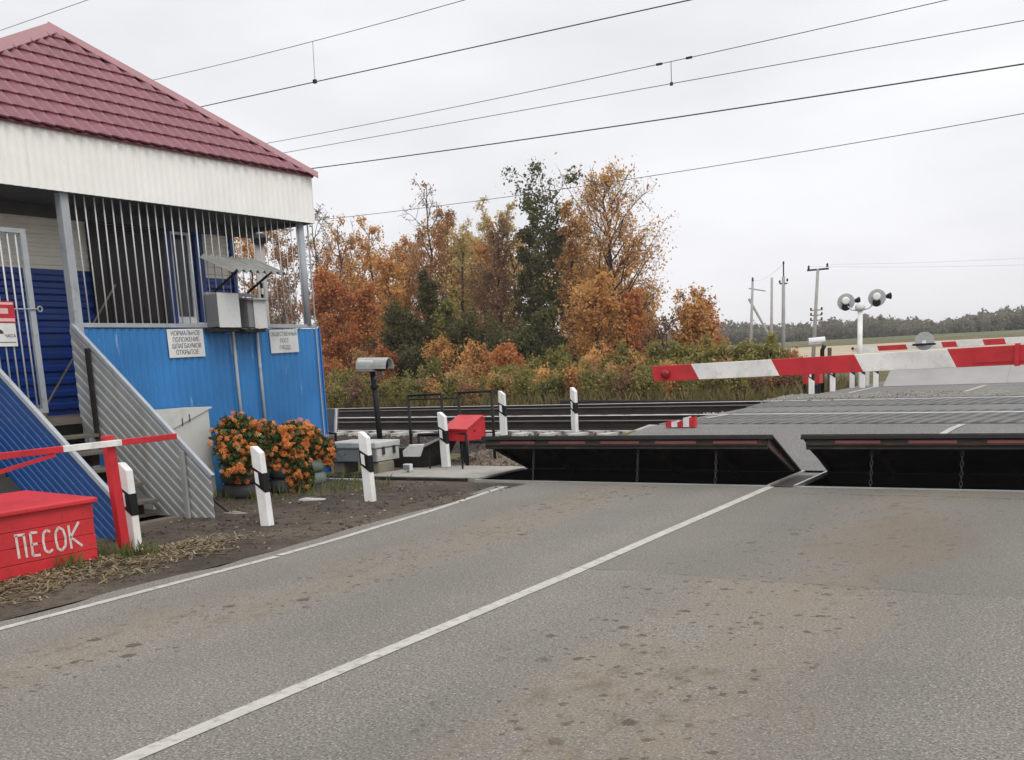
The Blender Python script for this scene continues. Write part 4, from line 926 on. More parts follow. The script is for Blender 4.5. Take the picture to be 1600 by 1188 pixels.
solo('cabinet', MB().box(-7.15, -6.9, 31.2, 31.5, .35, 1.02), BOXG, 'narrow grey cabinet between two far guide posts', 'cabinet', bevel=.015)
t = thing('lamp_mast', 'pale concrete mast with a dark lamp head behind the veranda', 'lamp post', (-15.75, 16, 0))
MB().tube([(-15.78, 16, 0), (-15.65, 16, 4.3)], [.12, .10], 12).build('mast', POLEC, t, smooth=True); MB().lathe([(.06, 0), (.17, .04), (.17, .16), (.08, .22)], (-15.64, 16, 4.22), (.2, -.2, 1), 16).build('lamp_head', BLACK, t)

# utility poles
def insul(m, p, r_=.05, h_=.14): m.lathe([(r_ * .4, 0), (r_, .03), (r_ * .7, h_ * .5), (r_, h_ * .6), (r_ * .3, h_)], p, n=8)
t = thing('utility_pole', 'slim grey concrete pole standing nearest, among the green bushes', 'pole', (-14.05, 46.8, 0))
MB().tube([(-14.05, 46.8, 0), (-14.03, 46.8, 4.75)], [.10, .07], 10).build('pole', POLEC, t, smooth=True); MB().tube([(-14.03, 46.8, 4.7), (-14.03, 46.8, 5.3)], .03, 6).build('spike', DKMET, t)
m = MB(); m.box(-14.2, -13.86, 46.76, 46.84, 4.42, 4.47); insul(m, (-14.2, 46.8, 4.47)); insul(m, (-13.86, 46.8, 4.52)); insul(m, (-14.03, 46.8, 5.28)); m.build('insulator', DKMET, t)
a = at(1278, 420, 75); b = at(1272, 545, 75)
t = thing('utility_pole', 'tall wooden pole with a wide top crossarm and insulators', 'pole', (b.x, 75, 0))
MB().tube([(b.x - .1, 75, 0), (a.x, 75, a.z)], [.15, .10], 10).build('pole', POLEC, t, smooth=True); MB().box(a.x - .75, a.x + .75, 74.95, 75.05, a.z - .12, a.z).build('crossarm', DKMET, t)
m = MB()
for x, z in ((-.65, 0), (.65, .05)): insul(m, (a.x + x, 75, a.z + z), .09, .28)
m.build('insulator', DKMET, t)
m = MB(); z_ = a.z - 3.2
for dz in (0, .35, -.35): m.box(a.x - .5, a.x + .3, 74.96, 75.04, z_ + dz - .03, z_ + dz + .03); insul(m, (a.x - .48, 75, z_ + dz), .08, .2); insul(m, (a.x + .28, 75, z_ + dz), .08, .2)
m.build('lower_crossarm', DKMET, t)
a = at(1176, 440, 100); b = at(1172, 535, 100)
t = thing('utility_pole', 'old wooden pole with a slanting brace and short crossarm, farthest left', 'pole', (b.x, 100, .3))
MB().tube([(b.x, 100, .2), (a.x, 100, a.z)], [.16, .11], 10).build('pole', POLEC, t, smooth=True); MB().bar(at(1170, 451, 100), at(1196, 455, 100), .1, .12).build('crossarm', POLEC, t); MB().tube([at(1170, 467, 100), at(1208, 535, 101)], .12, 8).build('brace', POLEC, t)
m = MB(); insul(m, Vector((a.x, 100, a.z)), .12, .4); m.build('insulator', DKMET, t)
a = at(1206, 434, 90); b = at(1205, 540, 90)
solo('utility_pole', MB().tube([(b.x, 90, .2), (a.x, 90, a.z)], [.14, .10], 10), POLEC, 'bare wooden pole without any crossarm, between the braced and the slim pole', 'pole', smooth=True)

# ------------------------------------------------------------------ overhead wires
def wire(name, lab, pts, r_, y0, droppers=(), x0=-75, x1=30):
    q = np.polyfit([p[0] for p in pts], [p[1] for p in pts], 2); q[0] = max(q[0], 0)
    if q[0] == 0: q = np.concatenate([[0], np.polyfit([p[0] for p in pts], [p[1] for p in pts], 1)])
    f = lambda x: float(np.polyval(q, x))
    t = thing(name, lab, 'overhead wire', (-8, ty(-8, y0), f(-8)))
    xs_ = [x0 + (x1 - x0) * i / 60 for i in range(61)]
    MB().tube([(x, ty(x, y0), f(x)) for x in xs_], r_, 6).build('strand', WIREM, t, smooth=True)
    return t, f
t, fc = wire('contact_wire', 'double contact wire over the near track, lowest of the left pair', [(-20.8, 8.35), (-12.6, 7.93), (-7.06, 7.62)], .011, 17.6)
t, fm = wire('messenger_wire', 'thin messenger wire topmost above the near track', [(-22.7, 9.36), (-16.54, 8.99), (-12.1, 8.81)], .007, 17.6)
x = -16.6; MB().tube([(x, ty(x, 17.6), fc(x)), (x + .03, ty(x, 17.6), fm(x))], .006, 5).build('dropper', WIREM, t); MB().box(x - .04, x + .04, ty(x, 17.6) - .03, ty(x, 17.6) + .03, fc(x) - .03, fc(x) + .05).build('clamp', DKMET, t)
t, fc = wire('contact_wire', 'thin contact wire over the far track with one short dropper', [(-22.4, 8.14), (-10.26, 7.62), (-2.22, 7.28)], .008, 22.2)
t, fm = wire('messenger_wire', 'messenger wire above the far track with a short clamp bar', [(-22.9, 8.52), (-10.25, 8.07), (-3.81, 7.95)], .008, 22.2)
x = -9.45; MB().tube([(x, ty(x, 22.2), fc(x)), (x, ty(x, 22.2), fm(x))], .008, 5).build('dropper', WIREM, t)
for xx in (-9.75, -9.0): MB().box(xx - .07, xx + .07, ty(xx, 22.2) - .02, ty(xx, 22.2) + .02, fm(xx) - .022, fm(xx) + .022).build('clamp', DKMET, t)
MB().box(x - .03, x + .03, ty(x, 22.2) - .02, ty(x, 22.2) + .02, fc(x) - .04, fc(x) + .03).build('clamp', DKMET, t)
wire('feeder_cable', 'thick dark cable below the other wires, touching the roof corner in view', [(-25, 8.54), (-12.06, 7.81), (-2.58, 7.38)], .017, 26)
wire('feeder_cable', 'lowest thin cable, passing in front of the tree tops', [(-25.2, 7.45), (-14.44, 7.14), (-2.93, 7.10)], .010, 30)
wire('signal_wire', 'short stretch of wire in the top left corner above the roof', [(-30, 12.3), (-25.8, 12.06), (-20, 11.75)], .008, 17.8)
def far_wire(lab, p, q, r_, sag):
    t = thing('power_line_wire', lab, 'overhead wire', p, 'faint power line wires far right')
    p, q = Vector(p), Vector(q); MB().tube([p.lerp(q, i / 16) - Vector((0, 0, sag * 4 * (i / 16) * (1 - i / 16))) for i in range(17)], r_, 5).build('strand', WIREM, t)
A1, A2 = at(1264, 420, 75), at(1297, 418, 75)
far_wire('faint power line wire from the left end of the wide crossarm', A1 + Vector((0, 0, .15)), (20, 110, 8.2), .005, .9)
far_wire('faint power line wire from the right end of the wide crossarm', A2 + Vector((0, 0, .2)), (20, 100, 9.0), .005, .9)
far_wire('faint power line wire between the slim pole and the braced pole', (-14.03, 46.8, 5.3), at(1176, 438, 100), .005, .3)

# ------------------------------------------------------------------ trees
PAL = dict(
 orange=leafmat('orange_leaves', [(.28, .13, .055), (.52, .25, .085), (.64, .35, .12), (.70, .44, .18), (.54, .25, .08)]),
 red=leafmat('red_leaves', [(.24, .085, .045), (.44, .15, .065), (.56, .23, .085), (.58, .30, .11), (.36, .11, .05)]),
 rust=leafmat('rust_leaves', [(.19, .11, .06), (.36, .19, .09), (.50, .27, .12), (.58, .38, .17)]),
 yellow=leafmat('yellow_leaves', [(.34, .25, .10), (.52, .38, .15), (.62, .49, .21), (.50, .40, .21)]),
 green=leafmat('dark_green_leaves', [(.055, .062, .028), (.095, .102, .042), (.155, .15, .062), (.115, .115, .05)]),
 spruce=leafmat('spruce_needles', [(.045, .055, .026), (.085, .088, .036), (.14, .125, .05), (.18, .125, .048)]),
 olive=leafmat('olive_leaves', [(.09, .09, .032), (.18, .18, .052), (.30, .28, .085), (.34, .26, .09), (.14, .14, .046)]),
 brown=leafmat('brown_leaves', [(.15, .095, .065), (.25, .15, .09), (.34, .20, .11), (.18, .115, .08)]),
 far=leafmat('hazed_leaves', [(.145, .155, .12), (.19, .195, .145), (.25, .205, .155), (.19, .19, .145), (.28, .25, .19)], .6, .05))  # far palette is paler: some distance haze is mixed into the leaf colour
def tree(name, lab, cat, px, top, Y, wpx, pal, seed, z0=0., base=.12, dens=None, shape=None, n1=22, n2=6, n3=4, nl=9, lsize=.15, up=.8, trunk=.12, bark=None, stems=1, group='autumn trees behind the tracks', lean=0., env_p=1.):
    """trunk, limbs, branches and twigs grown inside an envelope; leaves sit along the twigs"""
    g = np.random.default_rng(seed); b = at(px, 560, Y); tp = at(px, top, Y); H_ = (tp.z - z0) * (.955 if cat == 'tree' else .9); k_ = (at(px + 1, 560, Y) - b).length
    Rm = wpx * k_ * .92; lv = .55 if cat == 'tree' else .3; base_ = Vector((b.x, Y, z0))
    dens = dens or (lambda h: 1.); shape = shape or (lambda h: math.sin(math.pi * min(1, .18 + .80 * h)) ** .6)
    t = thing(name, lab, cat, base_, group)
    wood = MB(); fine = MB(); C_ = []; W_ = []
    for s_ in range(stems):
        a0 = g.uniform(0, 6.28); off = Vector((math.cos(a0), math.sin(a0), 0)) * (0 if stems == 1 else Rm * .35 * g.uniform(.3, 1))
        hh = H_ * (1 if s_ == 0 else g.uniform(.65, .98)); N = 9; P_ = []; dr = Vector((lean, 0, 0)); cur = Vector(base_) + off * .25
        for i in range(N + 1):
            f = i / N; P_.append(cur + off * f + dr * f * hh + Vector((g.normal() * .012 * hh * f, g.normal() * .012 * hh * f, f * hh)))
        r0 = trunk if s_ == 0 else trunk * .7
        wood.tube(P_, [max(.012, r0 * (1 - .9 * (i / N)) ** .9) for i in range(N + 1)], 7)
        m1 = n1 if stems == 1 else max(5, int(n1 / stems * 1.4))
        for i in range(m1):
            f = base + (1 - base) * ((i + g.uniform(0, 1)) / m1) ** .95 * .98; j = min(N - 1, int(f * N)); p = P_[j].lerp(P_[j + 1], f * N - j)
            hrel = (f - base) / (1 - base); env = Rm * shape(hrel); az = i * 2.4 + g.uniform(-.6, .6); L1 = max(.25, env * g.uniform(lv, 1.15)); u1 = up * g.uniform(.6, 1.3) + .5 * hrel
            d1 = Vector((math.cos(az), math.sin(az), u1)).normalized()
            q = [p]
            for k2 in range(1, 5): q.append(q[-1] + (d1 + Vector(g.normal(size=3)) * .16 + Vector((0, 0, .06 * k2))).normalized() * (L1 / 4 * math.sqrt(1 + u1 * u1) * .8))
            wood.tube(q, [max(.008, trunk * .38 * (1 - .55 * hrel) * (1 - .2 * x)) for x in range(5)], 5, False)
            for k2 in range(n2):
                fa = g.uniform(.25, 1); jj = min(3, int(fa * 4)); pp = q[jj].lerp(q[jj + 1], fa * 4 - jj); d2 = (d1 * .5 + Vector(g.normal(size=3)) * .75 + Vector((0, 0, .25))).normalized(); L2 = L1 * g.uniform(.28, .5)
                e = [pp, pp + d2 * L2 * .5 + Vector(g.normal(size=3)) * .04, pp + d2 * L2 + Vector(g.normal(size=3)) * .08]
                fine.tube(e, [.014, .009, .006], 4, False)
                for k3 in range(n3):
                    fb = g.uniform(.2, 1); p3 = e[0].lerp(e[2], fb); d3 = (d2 * .4 + Vector(g.normal(size=3)) * .8).normalized(); L3 = L2 * g.uniform(.3, .6); p4 = p3 + d3 * L3
                    fine.tube([p3, p4], [.007, .004], 3, False)
                    dn = dens((p4.z - z0) / H_) 
                    c_ = g.poisson(nl * 1.45 * max(0, dn))
                    for _ in range(c_): C_.append(p3.lerp(p4, g.uniform(.1, 1.15)) + Vector(g.normal(size=3)) * (.08 + .26 * L3))
    nw = len(wood.f); wood.add(fine.v, fine.f); wo = wood.build('trunk', bark or STEM, t, smooth=True, fix=False); wo.data.materials.append(TWIG)
    for p_ in wo.data.polygons[nw:]: p_.material_index = 1
    C_ = np.array([tuple(c_ - base_) for c_ in C_]); C_ = C_[C_[:, 2] > .05]
    link('crown', npmesh('crown', leaves(C_, lsize * .80, g), 4), PAL[pal], t)
    return t
def spruce(lab, px, top, Y, wpx, seed, z0=0.):
    g = np.random.default_rng(seed); b = at(px, 560, Y); tp = at(px, top, Y); H_ = tp.z - z0; k_ = (at(px + 1, 560, Y) - b).length; Rm = wpx * k_
    base_ = Vector((b.x, Y, z0)); t = thing('spruce_tree', lab, 'tree', base_, 'autumn trees behind the tracks')
    C_ = []; br = MB().tube([base_, base_ + Vector((0, 0, H_))], [.11, .01], 7)
    for i in range(90):
        f = (i + .5) / 90; z = .3 + f * (H_ - .4); L_ = Rm * (1 - f) ** .8 * g.uniform(.65, 1.1) + .1; az = i * 2.4; d_ = Vector((math.cos(az), math.sin(az), -.18)); p = base_ + Vector((0, 0, z)); br.tube([p, p + d_ * L_], [.02, .006], 4, False)
        n_ = int(28 + 70 * L_)
        for _ in range(n_):
            s_ = g.uniform(.15, 1.05); C_.append(p + d_ * L_ * s_ + Vector((g.normal() * .16 * (1.2 - s_ * .6), g.normal() * .16 * (1.2 - s_ * .6), g.normal() * .08 - .1 * s_)) - base_)
    br.build('trunk', STEM, t, fix=False); link('crown', npmesh('crown', leaves(np.array([tuple(c_) for c_ in C_]), .15, g), 4), PAL['spruce'], t)
thin = lambda lo, hi, a=1., b_=.0: (lambda h: a if h < lo else (b_ if h > hi else a + (b_ - a) * (h - lo) / (hi - lo)))
tall = lambda h: math.sin(math.pi * min(1, .22 + .78 * h)) ** .55
T = tree
T('tree', 'rust tree seen through the veranda bars right of the canopy', 'tree', 452, 335, 40, 40, 'rust', 401, nl=10, dens=thin(.6, 1., 1., .6))
T('tree', 'orange tree seen through the veranda bars next to the house wall', 'tree', 405, 325, 41, 40, 'orange', 402, nl=11)
T('birch_tree', 'pale stemmed leafless birch low behind the veranda bars', 'tree', 440, 430, 36, 40, 'brown', 403, nl=3, bark=PALEB, stems=3)
T('tree', 'brown tree behind the house, only its crown edge in view', 'tree', 365, 330, 43, 40, 'rust', 404, nl=9)
T('tree', 'warm orange tree filling the gap left of the bare topped tall tree', 'tree', 640, 372, 44, 40, 'orange', 411, nl=11, dens=thin(.7, 1., 1.1, .5))
T('tree', 'yellow orange tree between the leaning rust tree and the birches', 'tree', 728, 352, 42, 42, 'yellow', 412, nl=9, dens=thin(.7, 1., 1., .5))
T('tree', 'orange tree half hidden behind the dense brown tree', 'tree', 762, 378, 44, 46, 'orange', 413, nl=9)
T('tree', 'orange tree behind the right side of the tall dark green tree', 'tree', 912, 330, 44, 44, 'orange', 414, nl=10, dens=thin(.6, 1., 1., .4))
T('tree', 'half bare brown tree closest to the house corner', 'tree', 505, 318, 42, 42, 'brown', 11, dens=thin(.3, .9, .8, .15), bark=STEM)
T('tree', 'orange leafed tree with bare dark twigs beside the half bare brown tree', 'tree', 540, 335, 40, 45, 'orange', 12, dens=thin(.5, .95, .9, .2))
T('tree', 'broad orange tree behind the grey detector camera', 'tree', 590, 338, 41, 42, 'orange', 13, dens=thin(.6, 1., 1.1, .45), nl=11)
T('tree', 'bushy red tree beside the blue wall corner', 'tree', 520, 430, 36, 42, 'red', 14, nl=14, base=.04, dens=lambda h: 1.1)
T('tree', 'rounded red orange tree low between the wall and the broad orange tree', 'tree', 570, 455, 36.5, 44, 'red', 15, nl=14, base=.04)
T('tree', 'orange tree of middle height above the dark olive green trees', 'tree', 615, 400, 39, 40, 'orange', 16, nl=11, base=.06)
T('tree', 'tall tree with a bare twiggy top and rust leaves below', 'tree', 680, 268, 43, 50, 'rust', 17, dens=thin(.60, .80, 1.15, .06), nl=11, n1=26, shape=tall)
T('tree', 'rust tree leaning out right of the bare topped tree', 'tree', 712, 318, 44, 40, 'rust', 171, dens=thin(.75, 1., 1.1, .5), nl=10)
T('tree', 'dark olive green tree low in front of the rust tree', 'tree', 672, 425, 38, 46, 'spruce', 18, nl=12, base=.05, n1=24, shape=lambda h: (.75 + .25 * math.sin(h * 11)) * (1 - h) ** .45)
T('tree', 'smaller dark olive green tree at the left of the other olive one', 'tree', 630, 490, 36, 40, 'spruce', 181, nl=12, base=.04, stems=2)
T('tree', 'thin olive yellow tree in front of the two dark olive green trees', 'tree', 700, 470, 36.5, 30, 'olive', 182, nl=7, base=.05)
T('birch_tree', 'slender yellow birch with a feathery top', 'tree', 768, 292, 46, 34, 'yellow', 19, dens=thin(.8, 1., .9, .25), bark=PALEB, nl=8, lsize=.12, shape=lambda h: (1 - h) ** .6 * .9 + .15)
T('birch_tree', 'slender yellow birch just left of the feathery one', 'tree', 742, 330, 47, 30, 'yellow', 20, dens=thin(.8, 1., .8, .25), bark=PALEB, nl=8, lsize=.12, shape=lambda h: (1 - h) ** .6 * .9 + .15)
T('tree', 'dense brown tree, nearly leafless, in the middle of the wood', 'tree', 785, 345, 41, 52, 'brown', 21, dens=thin(.7, 1., .9, .5), nl=8, n1=28, n2=7)
T('tree', 'yellow brown tree left of the tall dark green tree', 'tree', 806, 305, 45, 34, 'yellow', 22, dens=thin(.5, 1., .8, .5), nl=9)
T('tree', 'tall dark green tree, highest of the wood', 'tree', 866, 292, 42, 76, 'green', 23, dens=lambda h: .55 + .8 * math.sin(h * 15) ** 2, nl=9, n1=26, lsize=.18, shape=lambda h: (.62 + .38 * math.sin(h * 8.5) ** 2) * (1 - .35 * h), base=.16)
T('tree', 'second dark green tree at the left foot of the tallest one', 'tree', 835, 345, 43, 36, 'green', 24, nl=8, lsize=.17)
T('tree', 'rust red slender tree right beside the tall dark green tree', 'tree', 898, 298, 41, 32, 'rust', 25, dens=thin(.7, 1., 1., .35), nl=10, shape=tall)
T('tree', 'large spreading orange tree at the right end of the wood with a thin top', 'tree', 958, 258, 40, 108, 'orange', 26, dens=thin(.42, .95, 1.1, .22), nl=10, n1=42, n2=9, lsize=.14, trunk=.16, shape=lambda h: math.sin(math.pi * min(1, .16 + .84 * h)) ** .75, base=.06)
T('tree', 'dense orange red bush tree at the foot of the large orange tree', 'tree', 935, 440, 37, 52, 'orange', 27, nl=13, base=.03)
T('tree', 'rust bush tree at the right foot of the large orange tree', 'tree', 985, 460, 38, 40, 'red', 28, nl=10, base=.04)
T('bare_shrub', 'leafless dark shrub between the large orange tree and the small one', 'shrub', 1030, 490, 38, 36, 'brown', 29, dens=lambda h: .15, stems=3)
T('tree', 'small orange and red tree standing apart at the right', 'tree', 1082, 452, 39, 42, 'orange', 30, nl=9, base=.08, dens=thin(.55, 1., 1.2, .3), stems=2)
T('tree', 'small reddish tree right of the small orange one', 'tree', 1106, 468, 40, 26, 'red', 31, nl=8, base=.08, dens=thin(.5, 1., 1.1, .35))
T('bush', 'dark green bush under the tall dark green tree', 'bush', 832, 490, 36, 50, 'green', 32, nl=16, base=.02, stems=2, trunk=.06)
T('bush', 'dark green bush below the middle of the wood', 'bush', 745, 500, 37, 46, 'green', 321, nl=12, base=.02, stems=2, trunk=.06)
T('bush', 'small bright red bush in front of the wood', 'bush', 790, 543, 33, 24, 'red', 33, z0=.1, nl=14, base=.02, stems=3, trunk=.03, lsize=.13)
# darker trees deeper in the wood
bk = [(525, 395, 'rust'), (560, 370, 'rust'), (605, 420, 'orange'), (640, 400, 'rust'), (660, 360, 'brown'), (700, 340, 'orange'), (725, 390, 'rust'), (755, 370, 'yellow'), (775, 350, 'rust'), (815, 380, 'rust'), (850, 370, 'green'), (880, 360, 'rust'), (915, 390, 'orange'), (940, 410, 'rust'), (980, 420, 'orange'), (1005, 465, 'rust')]
wds = {'orange': 'orange', 'yellow': 'yellow', 'brown': 'bare brown', 'rust': 'rust coloured', 'green': 'dark green'}
nbr = ['behind the half bare brown tree', 'behind the broad orange tree, left side', 'behind the orange tree above the olive green trees', 'left of the bare topped tall tree', 'directly behind the bare topped tall tree', 'behind the leaning rust tree', 'between the rust tree and the birches', 'behind the left birch', 'behind the dense brown tree', 'behind the second dark green tree', 'behind the tallest dark green tree, left side', 'behind the tallest dark green tree, right side', 'behind the slender rust red tree', 'behind the large orange tree, left side', 'behind the large orange tree, right side', 'at the right end of the wood by the leafless shrub']
for i, (px, tp, pl) in enumerate(bk):
    T('tree', '%s tree deep %s' % (wds[pl], nbr[i]), 'tree', px, tp, 50 + (i * 37 % 5), 46, pl, 100 + i, nl=9, n1=20, n2=5, lsize=.2, dens=thin(.7, 1, 1., .5), base=.1, group='dark trees deeper in the wood')
# undergrowth in front of the wood
ug = [(515, 560, 'red'), (535, 600, 'olive'), (565, 560, 'rust'), (600, 545, 'red'), (645, 545, 'green'), (662, 590, 'olive'), (692, 530, 'orange'), (715, 585, 'rust'), (735, 540, 'orange'), (765, 570, 'orange'), (815, 590, 'olive'), (845, 568, 'olive'), (872, 552, 'olive'), (900, 572, 'olive'), (925, 560, 'orange'), (948, 572, 'olive'), (975, 548, 'olive'), (1000, 570, 'orange'), (1030, 545, 'olive'), (1062, 535, 'olive'), (1090, 548, 'olive'), (1116, 535, 'olive'), (1140, 548, 'olive'), (1166, 538, 'olive'), (1192, 550, 'olive'), (1212, 536, 'olive'), (1236, 560, 'rust'), (1252, 575, 'olive'), (860, 592, 'orange'), (960, 592, 'rust'), (1060, 582, 'olive'), (1140, 580, 'rust'), (1200, 588, 'olive'), (785, 595, 'olive'), (1010, 592, 'olive')]
cw = {'olive': 'yellow green', 'red': 'reddish', 'green': 'dark green', 'orange': 'orange', 'rust': 'rust brown'}
for i, (px, tp, pl) in enumerate(ug):
    T('bush', '%s leafy bush in the belt of undergrowth behind the far rail' % cw[pl], 'bush', px, tp, (30.5 if tp > 575 else 33.5) + (i * 29 % 7) * .35, 24, pl, 200 + i, z0=.1, nl=7, n1=14, n2=5, n3=4, base=.02, stems=4, trunk=.025, lsize=.13, up=1.5, group='%s bushes behind the far rail' % cw[pl])
g = np.random.default_rng(31)
for i in range(46):
    px = 500 + i * 16.6 + g.uniform(-6, 6); pl = ('olive', 'olive', 'olive', 'rust', 'olive', 'orange', 'brown')[int(g.integers(0, 7))]
    T('weed_clump', '%s weed clump at the front edge of the undergrowth' % dict(olive='yellow green', rust='rust brown', orange='orange', brown='dry brown')[pl], 'weeds', px, 618 - g.uniform(0, 18) * (1 if px < 850 else 1.7) - 8 * (px > 850), 28.6 + g.uniform(0, 2.4), 12, pl, 500 + i, z0=.08, nl=7, n1=9, n2=4, n3=3, base=.02, stems=3, trunk=.012, lsize=.10, up=1.8, group='weed clumps before the bushes, %s' % pl)
# tall dry grass between the far track and the bushes
g = np.random.default_rng(5)
def blades(n, xf, hmin, hmax, wd, g):
    p = xf(n); h = g.uniform(hmin, hmax, len(p)); a = g.uniform(0, 6.28, len(p)); d_ = np.stack([np.cos(a), np.sin(a), 0 * a], 1) * wd; bend = g.normal(size=(len(p), 3)) * .22 * h[:, None]; bend[:, 2] = 0
    return np.stack([p - d_, p + d_, p + bend * .4 + d_ * .7 + np.stack([0 * h, 0 * h, h * .6], 1), p + bend + np.stack([0 * h, 0 * h, h], 1)], 1)
def gp1(n):
    x = g.uniform(-46, -7.6, n); y = 26.6 - SK * (x + 1.6) + g.uniform(-.6, 7, n) ** 1.0; z = np.array([gz(a, b_) - .03 for a, b_ in zip(x, y)]); return np.stack([x, y, z], 1)
o = link('tall_grass', npmesh('tall_grass', blades(22000, gp1, .12, .55, .011, g), 4), GRASSM); tag(o, 'dry yellow green grass along the far side of the tracks', 'grass', kind='stuff')
def gp2(n):
    x = g.uniform(-12.2, -8.3, n); y = g.uniform(8.6, 11.4, n); k_ = (x > -8.75) | ((y < 9.2) & (x < -9.3)); p = np.stack([x, y, 0 * x], 1); nn_ = np.sin(x * 3.1 + 1) * np.cos(y * 2.7) + g.normal(size=n) * .4; return p[(~k_) & (nn_ > .1)]
def gp3(n):
    c_ = np.array([(-7.85, 6.0), (-7.78, 5.92), (-8.1, 5.9), (-7.7, 6.1), (-7.85, 5.4)]); q = c_[g.integers(0, 5, n)]; return np.concatenate([q + g.normal(size=(n, 2)) * .06, np.zeros((n, 1))], 1)
V = np.concatenate([blades(2600, gp2, .05, .2, .005, g), blades(320, gp3, .05, .2, .004, g)])
o = link('grass_tufts', npmesh('grass_tufts', V, 4), GREENG); tag(o, 'short green grass tufts around the planters and the sand box', 'grass', kind='stuff')
def straws(c_, g):
    n_ = len(c_); L_ = g.uniform(.03, .11, n_)[:, None]; a = g.uniform(0, 6.28, n_); d_ = np.stack([np.cos(a), np.sin(a), g.normal(size=n_) * .25], 1); q = np.stack([-np.sin(a), np.cos(a), 0 * a], 1) * g.uniform(.002, .009, n_)[:, None]
    return np.stack([c_ - d_ * L_ * .5 - q, c_ + d_ * L_ * .5 - q, c_ + d_ * L_ * .5 + q, c_ - d_ * L_ * .5 + q], 1)
# straw and dead leaves beside the sand box
n = 15000; x = -8.0 + np.abs(g.normal(size=n)) * .5; y = g.uniform(2.5, 7.2, n); k_ = (x < -6.85 - .35 * ss(5.2, 7, 6) ) & (g.uniform(size=n) < np.clip(1.6 - np.maximum(0, y - 5.6), 0, 1)); x, y = x[k_], y[k_]
kk = (np.sin(x * 9 + np.sin(y * 5)) * np.cos(y * 6.3) + g.normal(size=len(x)) * .5) > -.35 + 1.1 * np.clip((x + 7.5) / .6, -.6, 1); x, y = x[kk], y[kk]
c_ = np.stack([x, y, np.array([max(0, vzz(a, b_)) for a, b_ in zip(x, y)]) + g.uniform(.0, .03, len(x))], 1)
o = link('straw_litter', npmesh('straw_litter', straws(c_, g), 4), STRAW); tag(o, 'dry straw and dead leaves on the verge before the sand box', 'litter', kind='stuff')
# fallen leaves scattered on the soil
n = 420; x = g.uniform(-10.5, -6.8, n); y = g.uniform(6.5, 11.3, n)
c_ = np.stack([x, y, np.array([vzz(a, b_) for a, b_ in zip(x, y)]) + .012], 1)
o = link('fallen_leaves', npmesh('fallen_leaves', leaves(c_, .034, g, .85), 4), STRAW); tag(o, 'scattered fallen leaves on the dark verge soil', 'litter', kind='stuff')
# clods
def stones(name, P0, size, m, lab):
    base_ = np.array([(1, 1, 1), (1, -1, -1), (-1, 1, -1), (-1, -1, 1), (1, .2, -.3), (-.9, .1, .2)], float); me = bpy.data.meshes.new(name); vs = []; fs = []
    tpl = [(0, 4, 2), (0, 1, 4), (1, 2, 4), (0, 2, 3), (0, 3, 1), (1, 3, 5), (1, 5, 2), (2, 5, 3)]
    n_ = len(P0); Q = g.normal(size=(n_, 3, 3)); Q, _ = np.linalg.qr(Q); s_ = size * g.uniform(.5, 1.3, (n_, 1, 1)); B = base_[None] * g.uniform(.6, 1.2, (n_, 6, 1)); Vv = P0[:, None, :] + np.einsum('nij,nkj->nki', Q, B) * s_
    me.vertices.add(n_ * 6); me.vertices.foreach_set('co', Vv.reshape(-1).astype(np.float32)); F = (np.array(tpl)[None] + (np.arange(n_) * 6)[:, None, None]).reshape(-1)
    k_ = len(F) // 3; me.loops.add(k_ * 3); me.polygons.add(k_); me.loops.foreach_set('vertex_index', F.astype(np.int32)); me.polygons.foreach_set('loop_start', np.arange(0, k_ * 3, 3, dtype=np.int32)); me.polygons.foreach_set('loop_total', np.full(k_, 3, dtype=np.int32)); me.update(calc_edges=True)
    o = link(name, me, m); return tag(o, lab, 'ballast', kind='stuff')
def bz(x, y):
    q = y + SK * (x + 1.6); return np.interp(q, [p[0] for p in prof], [p[1] for p in prof])
n = 4200; x = g.uniform(-11.5, -6.9, n); y = g.uniform(2, 11.4, n); kk = (np.sin(x * 4.1 + y) * np.cos(y * 3.3 - x) + g.normal(size=n) * .5) > .1; x, y = x[kk], y[kk]
stones('soil_clods', np.stack([x, y, np.array([max(0, vzz(a, b_)) for a, b_ in zip(x, y)])], 1), .013, DIRT, 'crumbs of dark soil strewn over the verge')
n = 9000; x = -7.3 - g.uniform(0, 1, n) ** 1.8 * 24; y0_ = g.uniform(15.0, 25, n); y = y0_ - SK * (x + 1.6)
stones('ballast_stones', np.stack([x, y, bz(x, y) + .0], 1), .035, STONE, 'brown grey ballast stones around the sleepers')
n = 2600; x = g.uniform(-9.6, -7.92, n); y = g.uniform(13.35, 16.4, n); stones('ballast_stones', np.stack([x, y, .02 + .14 * np.clip((y - 13.4) / 2.2, 0, 1)], 1), .04, STONEB, 'heap of ballast stones beside the left end of the raised plate')
n = 900; x = np.concatenate([g.normal(-7.9, .45, n // 2), g.uniform(-16, -8, n // 2)]); y = np.concatenate([g.normal(0, .3, n // 2) + 20.2, g.normal(0, .25, n // 2) + 20.2]) - SK * (x + 1.6)
stones('pale_ballast_stones', np.stack([x, y, bz(x, y) + .02 + .08 * np.exp(-((x + 7.9) / .6) ** 2)], 1), .05, STONEW, 'fresh pale ballast stones between the two tracks')
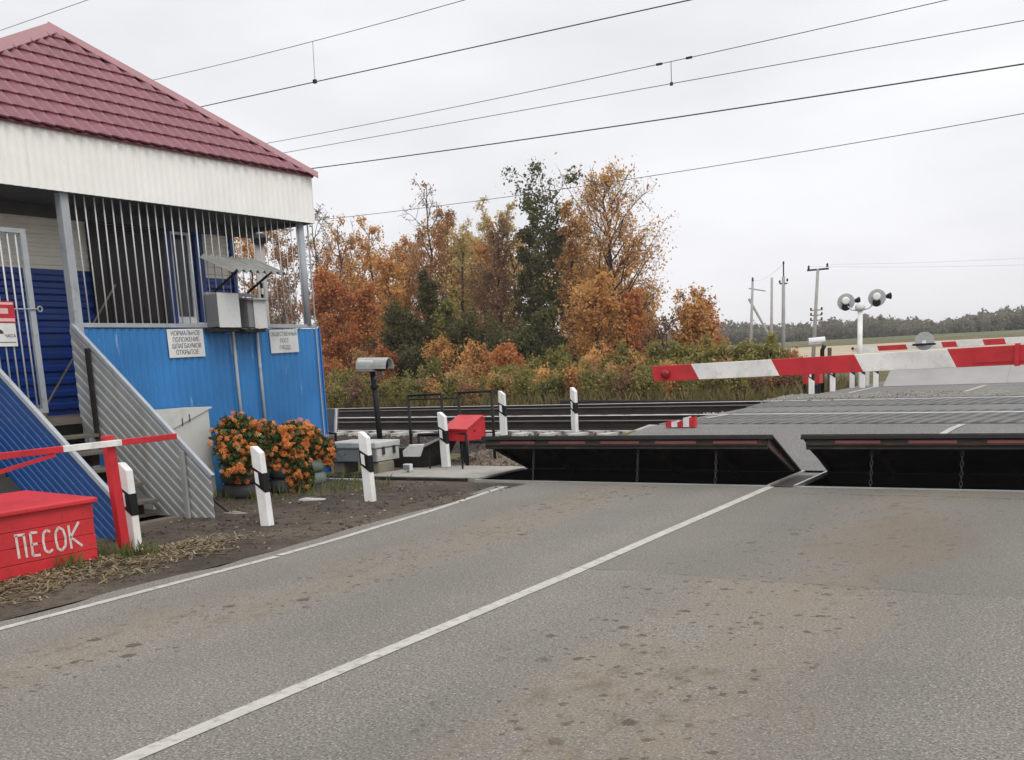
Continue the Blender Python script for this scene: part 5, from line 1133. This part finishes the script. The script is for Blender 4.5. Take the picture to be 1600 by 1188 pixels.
n = 1100; x = -7.6 + np.abs(g.normal(size=n)) * 1.8; x = x[x < .4]; y = g.normal(25.0, .6, len(x)); stones('gravel_stones', np.stack([x, y, np.full(len(x), .41)], 1), .03, STONEG, 'loose pale gravel past the far rail')

# ------------------------------------------------------------------ far wood along the horizon
C_ = []; tk = MB()
g = np.random.default_rng(77)
for i in range(330):
    row = i % 3; x = -215 + i * .80 + g.uniform(-2, 2); y = 264 + row * 9 + g.uniform(0, 6); z = pz(y); hh = g.uniform(4.6, 5.8) * (1 + .16 * math.sin(i * .14) + .12 * math.sin(i * .047 + 1)) * (1 if row else .78); wd = g.uniform(1.8, 3.6)
    n_ = int(640 * wd * hh / 25); d_ = g.normal(size=(n_, 3)); d_ /= np.linalg.norm(d_, axis=1)[:, None]; rad = g.uniform(.2, 1, n_)[:, None] ** .45
    C_.append(np.array([x, y, z + hh * .42]) + d_ * rad * np.array([wd, wd, hh * .56]) * (1 + .15 * np.sin(d_[:, :1] * 7 + i)))
    if row == 0: tk.tube([(x, y - 2, z), (x + g.normal() * .3, y - 2, z + hh * .8)], [.13, .05], 5, False)
C_ = np.concatenate(C_)
o = link('far_wood', npmesh('far_wood', leaves(C_, .85, g), 4), PAL['far']); tag(o, 'brownish green wood along the horizon beyond the field', 'wood', kind='stuff')
o = tk.build('far_wood_trunks', TWIG, None, fix=False); tag(o, 'thin trunks at the edge of the wood on the horizon', 'wood', kind='stuff')
# ------------------------------------------------------------------ damp autumn air
hz = MB().box(-1700, 1700, -200, 1800, -3, 16).build('haze', None); tag(hz, 'thin damp air over the crossing and the field', 'haze', kind='stuff')
hm = bpy.data.materials.new('damp_air'); hm.use_nodes = True; ht = hm.node_tree; ht.nodes.remove(ht.nodes['Principled BSDF'])
pv = ht.nodes.new('ShaderNodeVolumePrincipled'); pv.inputs['Color'].default_value = (.86, .88, .92, 1); pv.inputs['Density'].default_value = .00045
ht.links.new(pv.outputs[0], ht.nodes['Material Output'].inputs['Volume']); hz.data.materials.append(hm)
bpy.context.view_layer.update()
